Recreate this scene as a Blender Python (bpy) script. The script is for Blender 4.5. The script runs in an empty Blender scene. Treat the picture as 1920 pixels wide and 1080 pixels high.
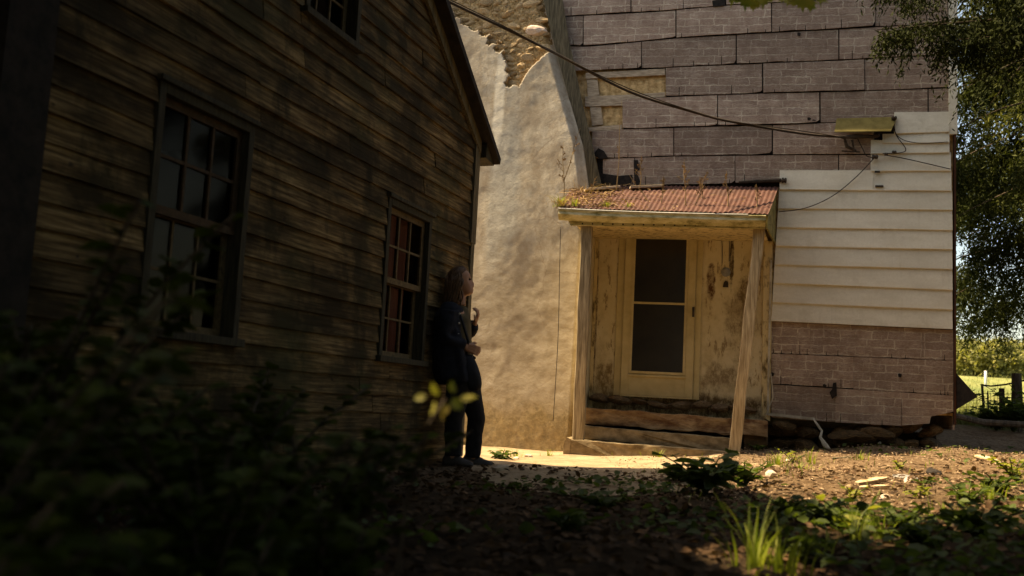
import bpy, bmesh, math, random
import numpy as np
from mathutils import Vector, Matrix
random.seed(7); rng = np.random.default_rng(11)
S = bpy.context.scene; COL = S.collection
R = math.radians
# ---------------------------------------------------------------- camera (pose solved from the vanishing points)
FOC = 1855.0
up = Vector((825, 15982, -1855)).normalized(); fwd = Vector((0, 0, -1))
yy = (fwd - fwd.dot(up)*up).normalized(); xx = yy.cross(up)
ROT = Matrix((xx, yy, up)); CAM = Vector((0, 0, .55))
cd = bpy.data.cameras.new('camera'); cam = bpy.data.objects.new('camera', cd); COL.objects.link(cam)
cam.matrix_world = Matrix.Translation(CAM) @ ROT.to_4x4()
cd.sensor_width = 36; cd.lens = FOC/1920*36; cd.clip_start = .05; cd.clip_end = 2000
cd.dof.use_dof = True; cd.dof.focus_distance = 11; cd.dof.aperture_fstop = 2.0
S.camera = cam
# ---------------------------------------------------------------- light
SUNV = Vector((.61, -.145, -1)).normalized()
w = bpy.data.worlds.new('World'); S.world = w; w.use_nodes = True; wn = w.node_tree.nodes
sky = wn.new('ShaderNodeTexSky'); sky.sky_type = 'NISHITA'; sky.sun_disc = False
sky.sun_elevation = math.asin(-SUNV.z); sky.sun_rotation = math.atan2(-SUNV.x, -SUNV.y)
sky.dust_density = 2.5; sky.air_density = 1.0; sky.ozone_density = 1.0
w.node_tree.links.new(sky.outputs[0], wn['Background'].inputs[0]); wn['Background'].inputs[1].default_value = .11
sl = bpy.data.lights.new('sun', 'SUN'); sl.energy = 5.0; sl.angle = R(.55); sl.color = (1, .86, .66)
so = bpy.data.objects.new('sun', sl); COL.objects.link(so); so.rotation_euler = SUNV.to_track_quat('-Z', 'Y').to_euler()
S.view_settings.view_transform = 'Standard'; S.view_settings.look = 'None'
S.view_settings.exposure = 1.5; S.view_settings.gamma = 1
S.view_settings.use_white_balance = True; S.view_settings.white_balance_temperature = 8600; S.view_settings.white_balance_tint = 8
# ---------------------------------------------------------------- helpers
def ray(px, py): return (ROT @ Vector(((px-960)/FOC, (540-py)/FOC, -1)))
def hit(px, py, p0, n):
    d = ray(px, py); return CAM + d*((p0-CAM).dot(n)/d.dot(n))
def at(px, py, Y):
    d = ray(px, py); return CAM + d*(Y/d.y)
def ss(t): t = max(0., min(1., t)); return t*t*(3-2*t)
def ssn(t): t = np.clip(t, 0, 1); return t*t*(3-2*t)
def lump(x, y): return .018*np.sin(x*3.1+y*1.7)+.014*np.sin(x*5.3-y*4.1+1)+.009*np.sin(x*11+y*9.)+.006*np.sin(y*17-x*13)
def gz(x, y):
    x = np.asarray(x, float); y = np.asarray(y, float)
    z = .27*ssn((x-.3)/4.9)*ssn((y-3)/6)
    z = z+.06*np.exp(-((x-6.6)**2)/1.2-((y-13.4)**2)/2.0)
    r = y-11.5
    z = z+np.where(r > 0, .30*ssn(r/4.5), 0)+np.where(y > 16, 3.3*ssn((y-16)/52)+0*y, 0)+6*ssn((y-75)/200)
    amp = 1-.75*ssn((y-7.8)/1.2)*(1-ssn((x-1.6)/.8))
    return z+lump(x, y)*amp
def GZ(x, y): return float(gz(x, y))
aL = R(19.1); UL = Vector((math.sin(aL), math.cos(aL), 0)); NL = Vector((math.cos(aL), -math.sin(aL), 0)); PL = Vector((-.4076, 9, 0))
bF = R(11); UF = Vector((math.cos(bF), -math.sin(bF), 0)); NF = Vector((-math.sin(bF), -math.cos(bF), 0)); PF = Vector((1.836, 12, 0))
def Fx(px, py, d=0):
    p = hit(px, py, PF+NF*d, NF); return (p-PF).dot(UF), p.z
def Lx(px, py, d=0):
    p = hit(px, py, PL+NL*d, NL); return (p-PL).dot(UL), p.z
def FW(s, d, z): return PF+UF*s+NF*d+Vector((0, 0, z))
def link(o, parent=None):
    COL.objects.link(o)
    if parent: o.parent = parent
    return o
def tag(o, label=None, cat=None, group=None, kind=None):
    if label: o['label'] = label
    if cat: o['category'] = cat
    if group: o['group'] = group
    if kind: o['kind'] = kind
    return o
def thing(name, label, cat, loc=(0, 0, 0), rz=0, group=None):
    o = bpy.data.objects.new(name, None); link(o); o.location = loc; o.rotation_euler = (0, 0, rz); o.empty_display_size = .1
    return tag(o, label, cat, group)
class MB:
    def __init__(s): s.v = []; s.f = []
    def add(s, vs, fs):
        k = len(s.v); s.v += [tuple(v) for v in vs]; s.f += [tuple(i+k for i in f) for f in fs]; return s
    def box(s, x0, x1, y0, y1, z0, z1):
        return s.add([(x0, y0, z0), (x1, y0, z0), (x1, y1, z0), (x0, y1, z0), (x0, y0, z1), (x1, y0, z1), (x1, y1, z1), (x0, y1, z1)],
                     [(0, 3, 2, 1), (4, 5, 6, 7), (0, 1, 5, 4), (1, 2, 6, 5), (2, 3, 7, 6), (3, 0, 4, 7)])
    def hexa(s, lo, hi):      # two 4-loops
        return s.add(list(lo)+list(hi), [(3, 2, 1, 0), (4, 5, 6, 7), (0, 1, 5, 4), (1, 2, 6, 5), (2, 3, 7, 6), (3, 0, 4, 7)])
    def prism(s, pts, y0, y1):  # pts (x,z) outline, extruded y0 (front) .. y1
        n = len(pts); ya = y0 if callable(y0) else (lambda x, z: y0); yb = y1 if callable(y1) else (lambda x, z: y1)
        vs = [(x, ya(x, z), z) for x, z in pts]+[(x, yb(x, z), z) for x, z in pts]
        return s.add(vs, [tuple(range(n)), tuple(range(2*n-1, n-1, -1))]+[(i, i+n, (i+1) % n+n, (i+1) % n) for i in range(n)])
    def tube(s, P, r, seg=6, cap=True):
        P = [Vector(p) for p in P]; n = len(P); rs = r if isinstance(r, (list, tuple)) else [r]*n
        t = (P[1]-P[0]).normalized(); a = t.orthogonal().normalized(); vs = []
        for i in range(n):
            t = (P[min(i+1, n-1)]-P[max(i-1, 0)]).normalized(); a = (a-t*a.dot(t)).normalized(); b = t.cross(a)
            vs += [P[i]+(a*math.cos(q)+b*math.sin(q))*rs[i] for q in (2*math.pi*j/seg for j in range(seg))]
        fs = [(i*seg+j, i*seg+(j+1) % seg, (i+1)*seg+(j+1) % seg, (i+1)*seg+j) for i in range(n-1) for j in range(seg)]
        if cap: fs += [tuple(range(seg-1, -1, -1)), tuple((n-1)*seg+j for j in range(seg))]
        return s.add(vs, fs)
    def rings(s, rings, close=True):
        m = len(rings[0]); fs = [(i*m+j, i*m+(j+1) % m, (i+1)*m+(j+1) % m, (i+1)*m+j) for i in range(len(rings)-1) for j in range(m)]
        if close: fs += [tuple(range(m-1, -1, -1)), tuple((len(rings)-1)*m+j for j in range(m))]
        return s.add([v for r_ in rings for v in r_], fs)
    def build(s, name, m, parent=None, smooth=False, bevel=0, sub=0):
        me = bpy.data.meshes.new(name); me.from_pydata(s.v, [], s.f)
        bm = bmesh.new(); bm.from_mesh(me); bmesh.ops.recalc_face_normals(bm, faces=bm.faces); bm.to_mesh(me); bm.free()
        me.materials.append(m)
        if smooth: me.shade_smooth()
        o = link(bpy.data.objects.new(name, me), parent)
        if bevel:
            b = o.modifiers.new('bevel', 'BEVEL'); b.width = bevel; b.segments = 2; b.limit_method = 'ANGLE'
        if sub:
            b = o.modifiers.new('sub', 'SUBSURF'); b.levels = sub; b.render_levels = sub
        return o
def fast_mesh(name, co, quads, m, parent=None, smooth=False):
    me = bpy.data.meshes.new(name); n = len(co); k = len(quads); w_ = quads.shape[1]
    me.vertices.add(n); me.vertices.foreach_set('co', np.asarray(co, np.float32).ravel())
    me.loops.add(k*w_); me.loops.foreach_set('vertex_index', np.asarray(quads, np.int32).ravel())
    me.polygons.add(k); me.polygons.foreach_set('loop_start', np.arange(0, k*w_, w_, dtype=np.int32))
    me.update(calc_edges=True); me.validate()
    me.materials.append(m)
    if smooth: me.shade_smooth()
    return link(bpy.data.objects.new(name, me), parent)
def unit(a): return a/np.maximum(np.linalg.norm(a, axis=1, keepdims=True), 1e-9)
def leaves(base, dirn, nor, L, W, fold=.15, six=True):
    """leaf blades: base points, direction, face normal, length, width -> verts, quads"""
    d = unit(dirn); s = unit(np.cross(d, nor)); n = np.cross(s, d); L = np.broadcast_to(L, (len(base),))[:, None]; W = np.broadcast_to(W, (len(base),))[:, None]
    b = base; k = len(b)
    if six:
        P = [b, b+d*L*.3+s*W*.5+n*W*fold, b+d*L*.68+s*W*.42+n*W*fold, b+d*L-n*L*.08, b+d*L*.68-s*W*.42+n*W*fold, b+d*L*.3-s*W*.5+n*W*fold]
        co = np.stack(P, 1).reshape(-1, 3); i = np.arange(k)[:, None]*6
        q = np.concatenate([i+np.array([[0, 1, 2, 3]]), i+np.array([[0, 3, 4, 5]])], 0)
    else:
        P = [b, b+d*L*.45+s*W*.5+n*W*fold, b+d*L, b+d*L*.45-s*W*.5+n*W*fold]
        co = np.stack(P, 1).reshape(-1, 3); i = np.arange(k)[:, None]*4; q = i+np.array([[0, 1, 2, 3]])
    return co, q
# ---------------------------------------------------------------- materials
class NT:
    def __init__(s, name):
        s.m = bpy.data.materials.new(name); s.m.use_nodes = True; s.t = s.m.node_tree; s.b = s.t.nodes['Principled BSDF']
    def n(s, ty, **kw):
        q = s.t.nodes.new('ShaderNode'+ty)
        for k, v in kw.items(): setattr(q, k, v)
        return q
    def l(s, a, b): s.t.links.new(a, b)
    def coord(s, sc=(1, 1, 1), rand=False):
        c = s.n('TexCoord').outputs['Object']; mp = s.n('Mapping'); mp.inputs['Scale'].default_value = sc; s.l(c, mp.inputs[0])
        if rand:
            oi = s.n('ObjectInfo'); mu = s.n('Math', operation='MULTIPLY'); mu.inputs[1].default_value = 37; s.l(oi.outputs['Random'], mu.inputs[0]); s.l(mu.outputs[0], mp.inputs['Location'])
        return mp.outputs[0]
    def noise(s, sc, detail=4, rough=.6, scale=1, rand=False, dist=0):
        q = s.n('TexNoise'); q.inputs['Scale'].default_value = scale; q.inputs['Detail'].default_value = detail; q.inputs['Roughness'].default_value = rough; q.inputs['Distortion'].default_value = dist
        s.l(s.coord(sc, rand), q.inputs['Vector']); return q.outputs[0]
    def ramp(s, fac, stops):
        q = s.n('ValToRGB'); e = q.color_ramp.elements
        while len(e) < len(stops): e.new(.5)
        for i, (p, c) in enumerate(stops):
            e[i].position = p; e[i].color = (*c, 1) if not isinstance(c, (int, float)) else (c, c, c, 1)
        s.l(fac, q.inputs[0]); return q.outputs[0]
    def mix(s, f, a, b, mode='MIX'):
        q = s.n('Mix', data_type='RGBA', blend_type=mode)
        for v, i in ((f, 0), (a, 6), (b, 7)):
            if hasattr(v, 'links'): s.l(v, q.inputs[i])
            elif i == 0: q.inputs[0].default_value = v
            else: q.inputs[i].default_value = (*v, 1)
        return q.outputs[2]
    def vary(s, col, amt=.3):
        oi = s.n('ObjectInfo'); mr = s.n('MapRange'); mr.inputs[3].default_value = 1-amt; mr.inputs[4].default_value = 1+amt; s.l(oi.outputs['Random'], mr.inputs[0])
        q = s.n('VectorMath', operation='SCALE'); s.l(col, q.inputs[0]); s.l(mr.outputs[0], q.inputs['Scale']); return q.outputs[0]
    def spot(s, x, z, rx, rz, wob=.35, ns=9, soft=.35):
        """0..1 mask of a stain at object x,z"""
        c = s.coord(); sp = s.n('SeparateXYZ'); s.l(c, sp.inputs[0]); cb = s.n('CombineXYZ')
        for k, (o_, r_) in (('X', (x, rx)), ('Z', (z, rz))):
            a = s.n('Math', operation='SUBTRACT'); s.l(sp.outputs[k], a.inputs[0]); a.inputs[1].default_value = o_
            d = s.n('Math', operation='DIVIDE'); s.l(a.outputs[0], d.inputs[0]); d.inputs[1].default_value = r_; s.l(d.outputs[0], cb.inputs[k])
        ln = s.n('VectorMath', operation='LENGTH'); s.l(cb.outputs[0], ln.inputs[0]); nz = s.noise((1, 1, 1), 5, .65, ns)
        ad = s.n('Math', operation='MULTIPLY_ADD'); s.l(nz, ad.inputs[0]); ad.inputs[1].default_value = wob*4; s.l(ln.outputs['Value'], ad.inputs[2])
        return s.ramp(ad.outputs[0], [(.0, 1), (min(.99, (1+wob*2-soft)*.5), 1), (1, 0)]) if False else s._sm(ad.outputs[0], 1+wob*2+soft, 1+wob*2-soft)
    def _sm(s, v, a, b):
        q = s.n('MapRange', interpolation_type='SMOOTHSTEP'); q.inputs[1].default_value = b; q.inputs[2].default_value = a; q.inputs[3].default_value = 1; q.inputs[4].default_value = 0; s.l(v, q.inputs[0]); return q.outputs[0]
    def fin(s, col, rough=.85, bump=None, bs=.3, bd=.01, spec=.25, metal=0):
        if hasattr(col, 'links'): s.l(col, s.b.inputs['Base Color'])
        else: s.b.inputs['Base Color'].default_value = (*col, 1)
        s.b.inputs['Roughness'].default_value = rough; s.b.inputs['Specular IOR Level'].default_value = spec; s.b.inputs['Metallic'].default_value = metal
        if bump is not None:
            q = s.n('Bump'); q.inputs['Strength'].default_value = bs; q.inputs['Distance'].default_value = bd; s.l(bump, q.inputs['Height']); s.l(q.outputs[0], s.b.inputs['Normal'])
        return s.m
def simple(name, c1, c2, sc=(1, 1, 1), scale=6, rough=.85, bs=.4, bd=.01, rand=False, vary=0, lo=.35, hi=.68, spec=.25, metal=0, detail=6):
    t = NT(name); nz = t.noise(sc, detail, .62, scale, rand); c = t.ramp(nz, [(lo, c1), (hi, c2)])
    if vary: c = t.vary(c, vary)
    return t.fin(c, rough, nz, bs, bd, spec, metal)
# old clapboard timber
t = NT('old_clapboard'); st = t.noise((1.2, 1, 26), 6, .65, 2.2, True); bl = t.noise((1, 1, 2.2), 5, .6, 1.7)
c = t.ramp(st, [(.30, (.035, .019, .006)), (.48, (.145, .09, .038)), (.72, (.38, .26, .125))])
c = t.mix(t.ramp(bl, [(.40, 0), (.58, 1)]), c, t.mix(.84, c, (.024, .017, .007)), 'MIX'); dp = t.noise((1, 1, .45), 6, .7, 2.6); c = t.mix(t.ramp(dp, [(.52, 0), (.64, .8)]), c, (.022, .018, .007))
knot = t.noise((9, 1, 13), 2, .5, 1.0, True); c = t.mix(t.ramp(knot, [(.70, 0), (.76, .8)]), c, (.02, .014, .01))
gr = t.noise((1, 1, 1), 4, .6, .9); c = t.mix(t.ramp(gr, [(.5, 0), (.75, .6)]), c, (.055, .058, .022))
M_CLAP = t.fin(t.vary(c, .36), .85, st, .8, .008, .15)
M_CASE = simple('dark_window_casing', (.022, .020, .012), (.075, .062, .036), (20, 20, 2), 3, .8)
M_SASH = simple('worn_ochre_sash', (.085, .058, .028), (.20, .135, .062), (8, 8, 8), 5, .75)
M_RUSTW = simple('rust_brown_sash', (.045, .027, .013), (.10, .055, .026), (8, 8, 8), 5, .75)
M_DARK = simple('dark_interior', (.012, .010, .008), (.022, .018, .014), scale=3)
M_ROOFE = simple('tarred_roof_felt', (.014, .012, .010), (.04, .03, .024), scale=12)
M_TRIM = simple('weathered_trim', (.06, .05, .03), (.19, .155, .095), (22, 22, 1.6), 2.4, .85, rand=True)
M_CURT = simple('dusty_rose_curtain', (.55, .20, .14), (.75, .33, .25), (22, 22, 1.5), 2, .95)
# glass
t = NT('old_glass'); t.b.inputs['Base Color'].default_value = (.02, .02, .02, 1); t.b.inputs['Roughness'].default_value = .06
tr = t.n('BsdfTransparent'); mx = t.n('MixShader'); fr = t.n('Fresnel'); fr.inputs[0].default_value = 1.5
ma = t.n('Math', operation='MULTIPLY_ADD'); t.l(fr.outputs[0], ma.inputs[0]); ma.inputs[1].default_value = .7; ma.inputs[2].default_value = .02
gl = t.n('BsdfGlossy'); gl.inputs['Roughness'].default_value = .05; gl.inputs['Color'].default_value = (.04, .034, .026, 1)
nz = t.noise((1, 1, 1), 2, .5, 5); bp = t.n('Bump'); bp.inputs['Strength'].default_value = .05; t.l(nz, bp.inputs['Height']); t.l(bp.outputs[0], gl.inputs['Normal'])
t.l(ma.outputs[0], mx.inputs[0]); t.l(tr.outputs[0], mx.inputs[1]); t.l(gl.outputs[0], mx.inputs[2]); t.l(mx.outputs[0], t.t.nodes['Material Output'].inputs[0]); M_GLASS = t.m
M_DPANE = simple('dark_door_screen', (.016, .013, .011), (.03, .025, .018), scale=2, rough=.22, bs=.02, spec=.35)
# stucco with exposed rubble bed (attribute rub)
t = NT('old_stucco'); n1 = t.noise((1, 1, .75), 7, .65, 1.6); n2 = t.noise((1, 1, 1), 8, .7, 16)
c = t.ramp(n1, [(.3, (.30, .245, .18)), (.45, (.43, .38, .30)), (.6, (.54, .49, .40)), (.75, (.34, .31, .255))])
c = t.mix(t.ramp(t.noise((1, 1, .6), 9, .75, 6), [(.40, .6), (.60, 0)]), c, (.26, .20, .135))
pt = t.spot(-1.98, 3.0, .20, 1.35, .30, 3.0, .3); c = t.mix(pt, c, t.ramp(n2, [(.3, (.30, .28, .235)), (.7, (.46, .435, .375))]))
pt2 = t.spot(-2.12, 4.35, .07, .75, .25, 6, .3); c = t.mix(pt2, c, (.60, .56, .47))
pt3 = t.spot(-1.6, 1.3, .9, 1.05, .45, 3.2, .4); c = t.mix(pt3, c, t.mix(t.ramp(t.noise((1, 1, 2.2), 6, .7, 4), [(.35, 0), (.70, 1)]), (.29, .24, .17), (.47, .415, .33)))
pt4 = t.spot(-1.7, .0, 2.2, .55, .3, 4, .4); c = t.mix(t.mix(.8, (0, 0, 0), pt4), c, t.ramp(n2, [(.3, (.12, .085, .035)), (.7, (.36, .26, .12))]))
sw = t.n('TexWave', wave_type='BANDS', bands_direction='Z'); sw.inputs['Scale'].default_value = 1.6; sw.inputs['Distortion'].default_value = 9; sw.inputs['Detail'].default_value = 4; sw.inputs['Detail Scale'].default_value = 2.4; t.l(t.coord((1, 1, 1)), sw.inputs[0])
c = t.mix(t.mix(.12, (0, 0, 0), t.ramp(sw.outputs[0], [(.75, 0), (1, 1)])), c, (.22, .16, .10))
vo = t.n('TexVoronoi', feature='DISTANCE_TO_EDGE'); vo.inputs['Scale'].default_value = 1.05; t.l(t.mix(.12, t.coord(), t.n('TexNoise').outputs[1]), vo.inputs[0])
nk = t.n('TexNoise'); nk.inputs['Scale'].default_value = 3; nk.inputs['Detail'].default_value = 5; t.l(t.coord(), nk.inputs[0]); vm = t.mix(.22, t.coord(), nk.outputs[1]); t.l(vm, vo.inputs[0])
crk = t.ramp(vo.outputs[0], [(.0, 1), (.005, 0)]); c = t.mix(t.mix(t.ramp(t.noise((1, 1, 1), 2, .5, 1.3), [(.5, 0), (.62, .5)]), (0, 0, 0), crk), c, (.20, .14, .09))
at_ = t.n('Attribute', attribute_name='rub'); nr = t.noise((1, 1, 1.5), 6, .7, 9)
c = t.mix(at_.outputs['Fac'], c, t.ramp(nr, [(.3, (.28, .17, .075)), (.52, (.56, .38, .19)), (.75, (.70, .53, .31))]))
hb = t.mix(.3, t.mix(.5, n2, t.noise((1, 1, 1), 8, .8, 38)), n1); M_STUCCO = t.fin(c, .95, hb, .9, .02, .05)
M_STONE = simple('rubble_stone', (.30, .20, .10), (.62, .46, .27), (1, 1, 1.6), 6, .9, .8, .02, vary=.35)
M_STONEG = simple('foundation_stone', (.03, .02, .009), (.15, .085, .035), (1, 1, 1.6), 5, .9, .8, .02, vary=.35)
M_PINK = simple('pale_pink_stone', (.5, .38, .30), (.72, .60, .50), scale=7, rough=.9, bs=.7)
# asphalt brick-pattern panels
t = NT('asphalt_brick_siding'); cb = t.n('CombineXYZ'); sp = t.n('SeparateXYZ'); t.l(t.coord((1, 1, 1)), sp.inputs[0]); t.l(sp.outputs['X'], cb.inputs[0]); t.l(sp.outputs['Z'], cb.inputs[1])
oi = t.n('ObjectInfo'); mu = t.n('Math', operation='MULTIPLY'); mu.inputs[1].default_value = 31; t.l(oi.outputs['Random'], mu.inputs[0]); ad = t.n('VectorMath', operation='ADD'); t.l(cb.outputs[0], ad.inputs[0]); cb2 = t.n('CombineXYZ'); t.l(mu.outputs[0], cb2.inputs[0]); t.l(cb2.outputs[0], ad.inputs[1])
nd = t.n('TexNoise'); nd.inputs['Scale'].default_value = 9; nd.inputs['Detail'].default_value = 5; nd.inputs['Roughness'].default_value = .7; t.l(ad.outputs[0], nd.inputs[0]); sb = t.n('VectorMath', operation='SCALE'); t.l(nd.outputs[1], sb.inputs[0]); sb.inputs['Scale'].default_value = .07; ad2 = t.n('VectorMath', operation='ADD'); t.l(ad.outputs[0], ad2.inputs[0]); t.l(sb.outputs[0], ad2.inputs[1])
def brk(off, sq, fr_, w_, h_, ms, c1, c2, mc):
    q = t.n('TexBrick', offset=off, squash=sq, squash_frequency=fr_, offset_frequency=3); q.inputs['Scale'].default_value = 1; q.inputs['Brick Width'].default_value = w_; q.inputs['Row Height'].default_value = h_; q.inputs['Mortar Size'].default_value = ms; q.inputs['Mortar Smooth'].default_value = .6; q.inputs['Bias'].default_value = -.1
    for k_, v_ in (('Color1', c1), ('Color2', c2), ('Mortar', mc)): q.inputs[k_].default_value = (*v_, 1)
    t.l(ad2.outputs[0], q.inputs[0]); return q
bk = brk(.37, .6, 2, .30, .096, .009, (.22, .145, .115), (.42, .315, .25), (.66, .62, .50)); bk2 = brk(.61, 1.4, 3, .19, .048, .004, (.25, .17, .135), (.38, .285, .225), (.56, .52, .42))
sel = t.n('TexNoise'); sel.inputs['Scale'].default_value = 4.5; sel.inputs['Detail'].default_value = 1; t.l(ad.outputs[0], sel.inputs[0])
bare = t.mix(t.ramp(sel.outputs[0], [(.50, 0), (.52, .75)]), bk.outputs['Color'], bk2.outputs['Color']); mfade = t.noise((1, 1, 1), 4, .7, 7)
gn = t.noise((1.2, 1, 6), 6, .8, 22, True); c = t.mix(t.ramp(gn, [(.36, 0), (.68, .75)]), t.mix(1, bare, (.78, .72, .70), 'MULTIPLY'), (.56, .48, .39))
c = t.mix(t.ramp(mfade, [(.35, .6), (.6, 0)]), c, (.20, .135, .105)); big = t.noise((1, 1, 1), 4, .6, 1.1); c = t.mix(t.ramp(big, [(.45, 0), (.72, .4)]), c, (.19, .13, .10))
hb = t.mix(.35, gn, t.ramp(bk.outputs['Fac'], [(0, 1), (1, 0)])); M_BRICK = t.fin(t.vary(c, .19), .95, hb, .7, .01, .1)
M_TAR = simple('torn_tar_backing', (.008, .007, .006), (.03, .022, .018), scale=20)
M_LATH = simple('grey_lath', (.26, .20, .14), (.56, .46, .34), (3, 3, 20), 3, .9, rand=True)
M_MUD = simple('straw_mud_fill', (.30, .18, .07), (.80, .56, .28), scale=13, bs=1, bd=.02)
t = NT('white_siding'); n1 = t.noise((1, 1, 3), 6, .7, 2.5); n2 = t.noise((1, 1, 1), 5, .7, 40)
c = t.ramp(n1, [(.3, (.60, .565, .465)), (.6, (.72, .69, .585))]); c = t.mix(t.ramp(n2, [(.3, .25), (.6, 0)]), c, (.42, .39, .29)); dr = t.noise((1, 1, 1), 6, .7, 3.3); c = t.mix(t.ramp(dr, [(.56, 0), (.75, .5)]), c, (.42, .38, .28)); vs_ = t.noise((9, 1, .5), 5, .7, 3); c = t.mix(t.ramp(vs_, [(.58, 0), (.78, .35)]), c, (.40, .34, .24))
M_WHITE = t.fin(t.vary(c, .05), .6, n2, .06, .002, .3)
M_CREAM = simple('cream_door_paint', (.42, .335, .17), (.55, .455, .25), scale=5, rough=.5, bs=.12, lo=.3, hi=.6)
M_CREAMD = simple('peeling_cream_paint', (.13, .09, .035), (.58, .46, .25), (2, 2, .8), 8, .8, .5, lo=.34, hi=.5)
t = NT('porch_plaster'); n1 = t.noise((1, 1, .8), 7, .7, 3.2); n2 = t.noise((1.6, 1, .5), 7, .75, 8)
c = t.ramp(n1, [(.3, (.42, .335, .19)), (.5, (.59, .50, .32)), (.7, (.67, .59, .41))])
c = t.mix(t.ramp(n2, [(.56, 0), (.62, .8)]), c, (.20, .13, .06))
for q, cc in (((.95, 1.66, .16, .34, .8, 6, .6), (.24, .18, .10)), ((.58, 2.12, .05, .22, .3, 12, .2), (.10, .045, .015)), ((.82, 2.42, .025, .35, .3, 16, .25), (.09, .06, .025)), ((.72, .98, .20, .16, .8, 7, .6), (.24, .18, .10)), ((.3, .62, 1.4, .14, .3, 6, .3), (.11, .07, .03)), ((-.66, .80, .12, .28, .6, 8, .4), (.20, .14, .06)), ((-.80, 1.6, .018, .9, .3, 14, .3), (.12, .07, .03)), ((1.02, 2.0, .1, .2, .5, 14, .25), (.16, .11, .05))):
    c = t.mix(t.mix(1, t.spot(*q), t.ramp(t.noise((1.3, 1, .7), 7, .8, 11), [(.36, .15), (.56, 1)]), 'MULTIPLY'), c, cc)
M_PLAST = t.fin(c, .85, n2, .5, .012, .2)
t = NT('rusty_corrugated'); n1 = t.noise((1, 1, 1), 6, .7, 5); c = t.ramp(n1, [(.3, (.035, .014, .010)), (.55, (.078, .029, .021)), (.75, (.14, .075, .055))]); M_RUST = t.fin(c, .7, n1, .2, .004, .3)
t = NT('mossy_gutter'); n1 = t.noise((1.5, 1, 4), 6, .7, 4); c = t.ramp(n1, [(.34, (.14, .125, .035)), (.5, (.42, .37, .19)), (.65, (.56, .51, .33))]); M_GUT = t.fin(c, .5, n1, .1, .004, .35)
M_MOSSW = simple('mossy_boards', (.09, .085, .02), (.34, .27, .10), (2, 2, 2), 5, .85)
M_CONC = simple('worn_concrete', (.12, .085, .045), (.36, .275, .165), (1, 1, 1.6), 6, .9, .6, .02)
M_CONCR = simple('cracked_reddish_slab', (.11, .055, .028), (.36, .25, .14), (1.4, 1, 3), 4, .9, .8, .03)
M_IRON = simple('dark_iron', (.02, .016, .012), (.07, .05, .035), scale=20, rough=.6)
M_WIRE = simple('black_cable', (.018, .014, .011), (.05, .036, .027), scale=9, rough=.7)
M_OLIVE = simple('olive_panel', (.13, .10, .025), (.23, .18, .055), scale=8, rough=.7)
M_BARK = simple('bark', (.035, .025, .016), (.12, .088, .06), (5, 5, 1), 4, .95, .9, .03)
M_WOODP = simple('pale_split_wood', (.36, .25, .14), (.70, .55, .36), (3, 3, 3), 6, .9, .4, rand=True)
M_GREY = simple('grey_flat_stone', (.16, .16, .155), (.32, .31, .29), scale=9, bs=.5)
M_PIPE = simple('pale_bent_metal', (.28, .25, .19), (.52, .48, .39), scale=9, rough=.5)
def leafmat(name, c1, c2, c3=None, tr=.35, scale=8, rough=.6, spec=.2):
    t = NT(name); vo = t.n('TexNoise'); vo.inputs['Scale'].default_value = scale; vo.inputs['Detail'].default_value = 3; t.l(t.coord(), vo.inputs[0])
    c = t.ramp(vo.outputs[0], [(.35, c1), (.65, c2)]+([(.8, c3)] if c3 else [])); t.fin(c, rough, None, spec=spec)
    tl = t.n('BsdfTranslucent'); g = t.mix(1, c, (1.5, 1.6, .7), 'MULTIPLY'); t.l(g, tl.inputs[0]); mx = t.n('MixShader'); mx.inputs[0].default_value = tr
    t.l(t.b.outputs[0], mx.inputs[1]); t.l(tl.outputs[0], mx.inputs[2]); t.l(mx.outputs[0], t.t.nodes['Material Output'].inputs[0]); return t.m
M_SPR = leafmat('spruce_needles', (.018, .026, .009), (.058, .068, .02), tr=.10, scale=2, spec=.03)
M_SPRY = leafmat('spruce_needles_sunlit', (.03, .038, .010), (.10, .105, .028), tr=.2, scale=2, spec=.03)  # lighter needle colour painted for the sunlit boughs
M_SPRD = leafmat('near_spruce_needles_shaded', (.010, .014, .005), (.028, .034, .011), tr=.05, scale=3, spec=.02)  # needle colour darkened to paint the shade on the near bough
M_LEAF = leafmat('green_leaves', (.03, .048, .012), (.085, .115, .026), tr=.35)
M_LEAFY = leafmat('yellow_green_leaves', (.12, .15, .03), (.28, .25, .06), (.4, .27, .06), tr=.35)
M_SHRUB = leafmat('shrub_leaves', (.03, .043, .008), (.062, .08, .014), tr=.15, spec=.05)
M_GRASS = leafmat('grass_blades', (.10, .14, .025), (.26, .28, .06), tr=.35)
M_FIELD = leafmat('field_grass', (.13, .15, .05), (.24, .23, .08), (.38, .31, .14), tr=.2, scale=1)
M_HEDGE = leafmat('hedge_leaves', (.12, .13, .05), (.27, .25, .09), (.42, .34, .13), tr=.3, scale=1.5)
M_DRY = leafmat('dry_stalks', (.26, .16, .07), (.46, .31, .15), tr=.1)
M_LITTER = leafmat('dead_leaves', (.028, .017, .009), (.12, .065, .032), (.27, .155, .085), tr=.08, scale=14, rough=.85)
M_CHIP = leafmat('wood_chips', (.10, .06, .036), (.42, .30, .19), (.80, .66, .48), tr=0, scale=26, rough=.9)
t = NT('soil'); n1 = t.noise((1, 1, 1), 8, .7, 2.2); n2 = t.noise((1, 1, 1), 8, .75, 22); c = t.ramp(n2, [(.3, (.04, .025, .014)), (.52, (.17, .112, .066)), (.72, (.36, .26, .17))])
c = t.mix(t.ramp(n1, [(.4, 0), (.65, .6)]), c, (.085, .05, .026))
g0 = t.n('NewGeometry'); s0 = t.n('SeparateXYZ'); t.l(g0.outputs['Position'], s0.inputs[0]); m0 = t.n('Math', operation='MULTIPLY_ADD'); t.l(t.noise((1, 1, 1), 5, .65, .9), m0.inputs[0]); m0.inputs[1].default_value = 3.5; t.l(s0.outputs['Y'], m0.inputs[2])
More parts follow.
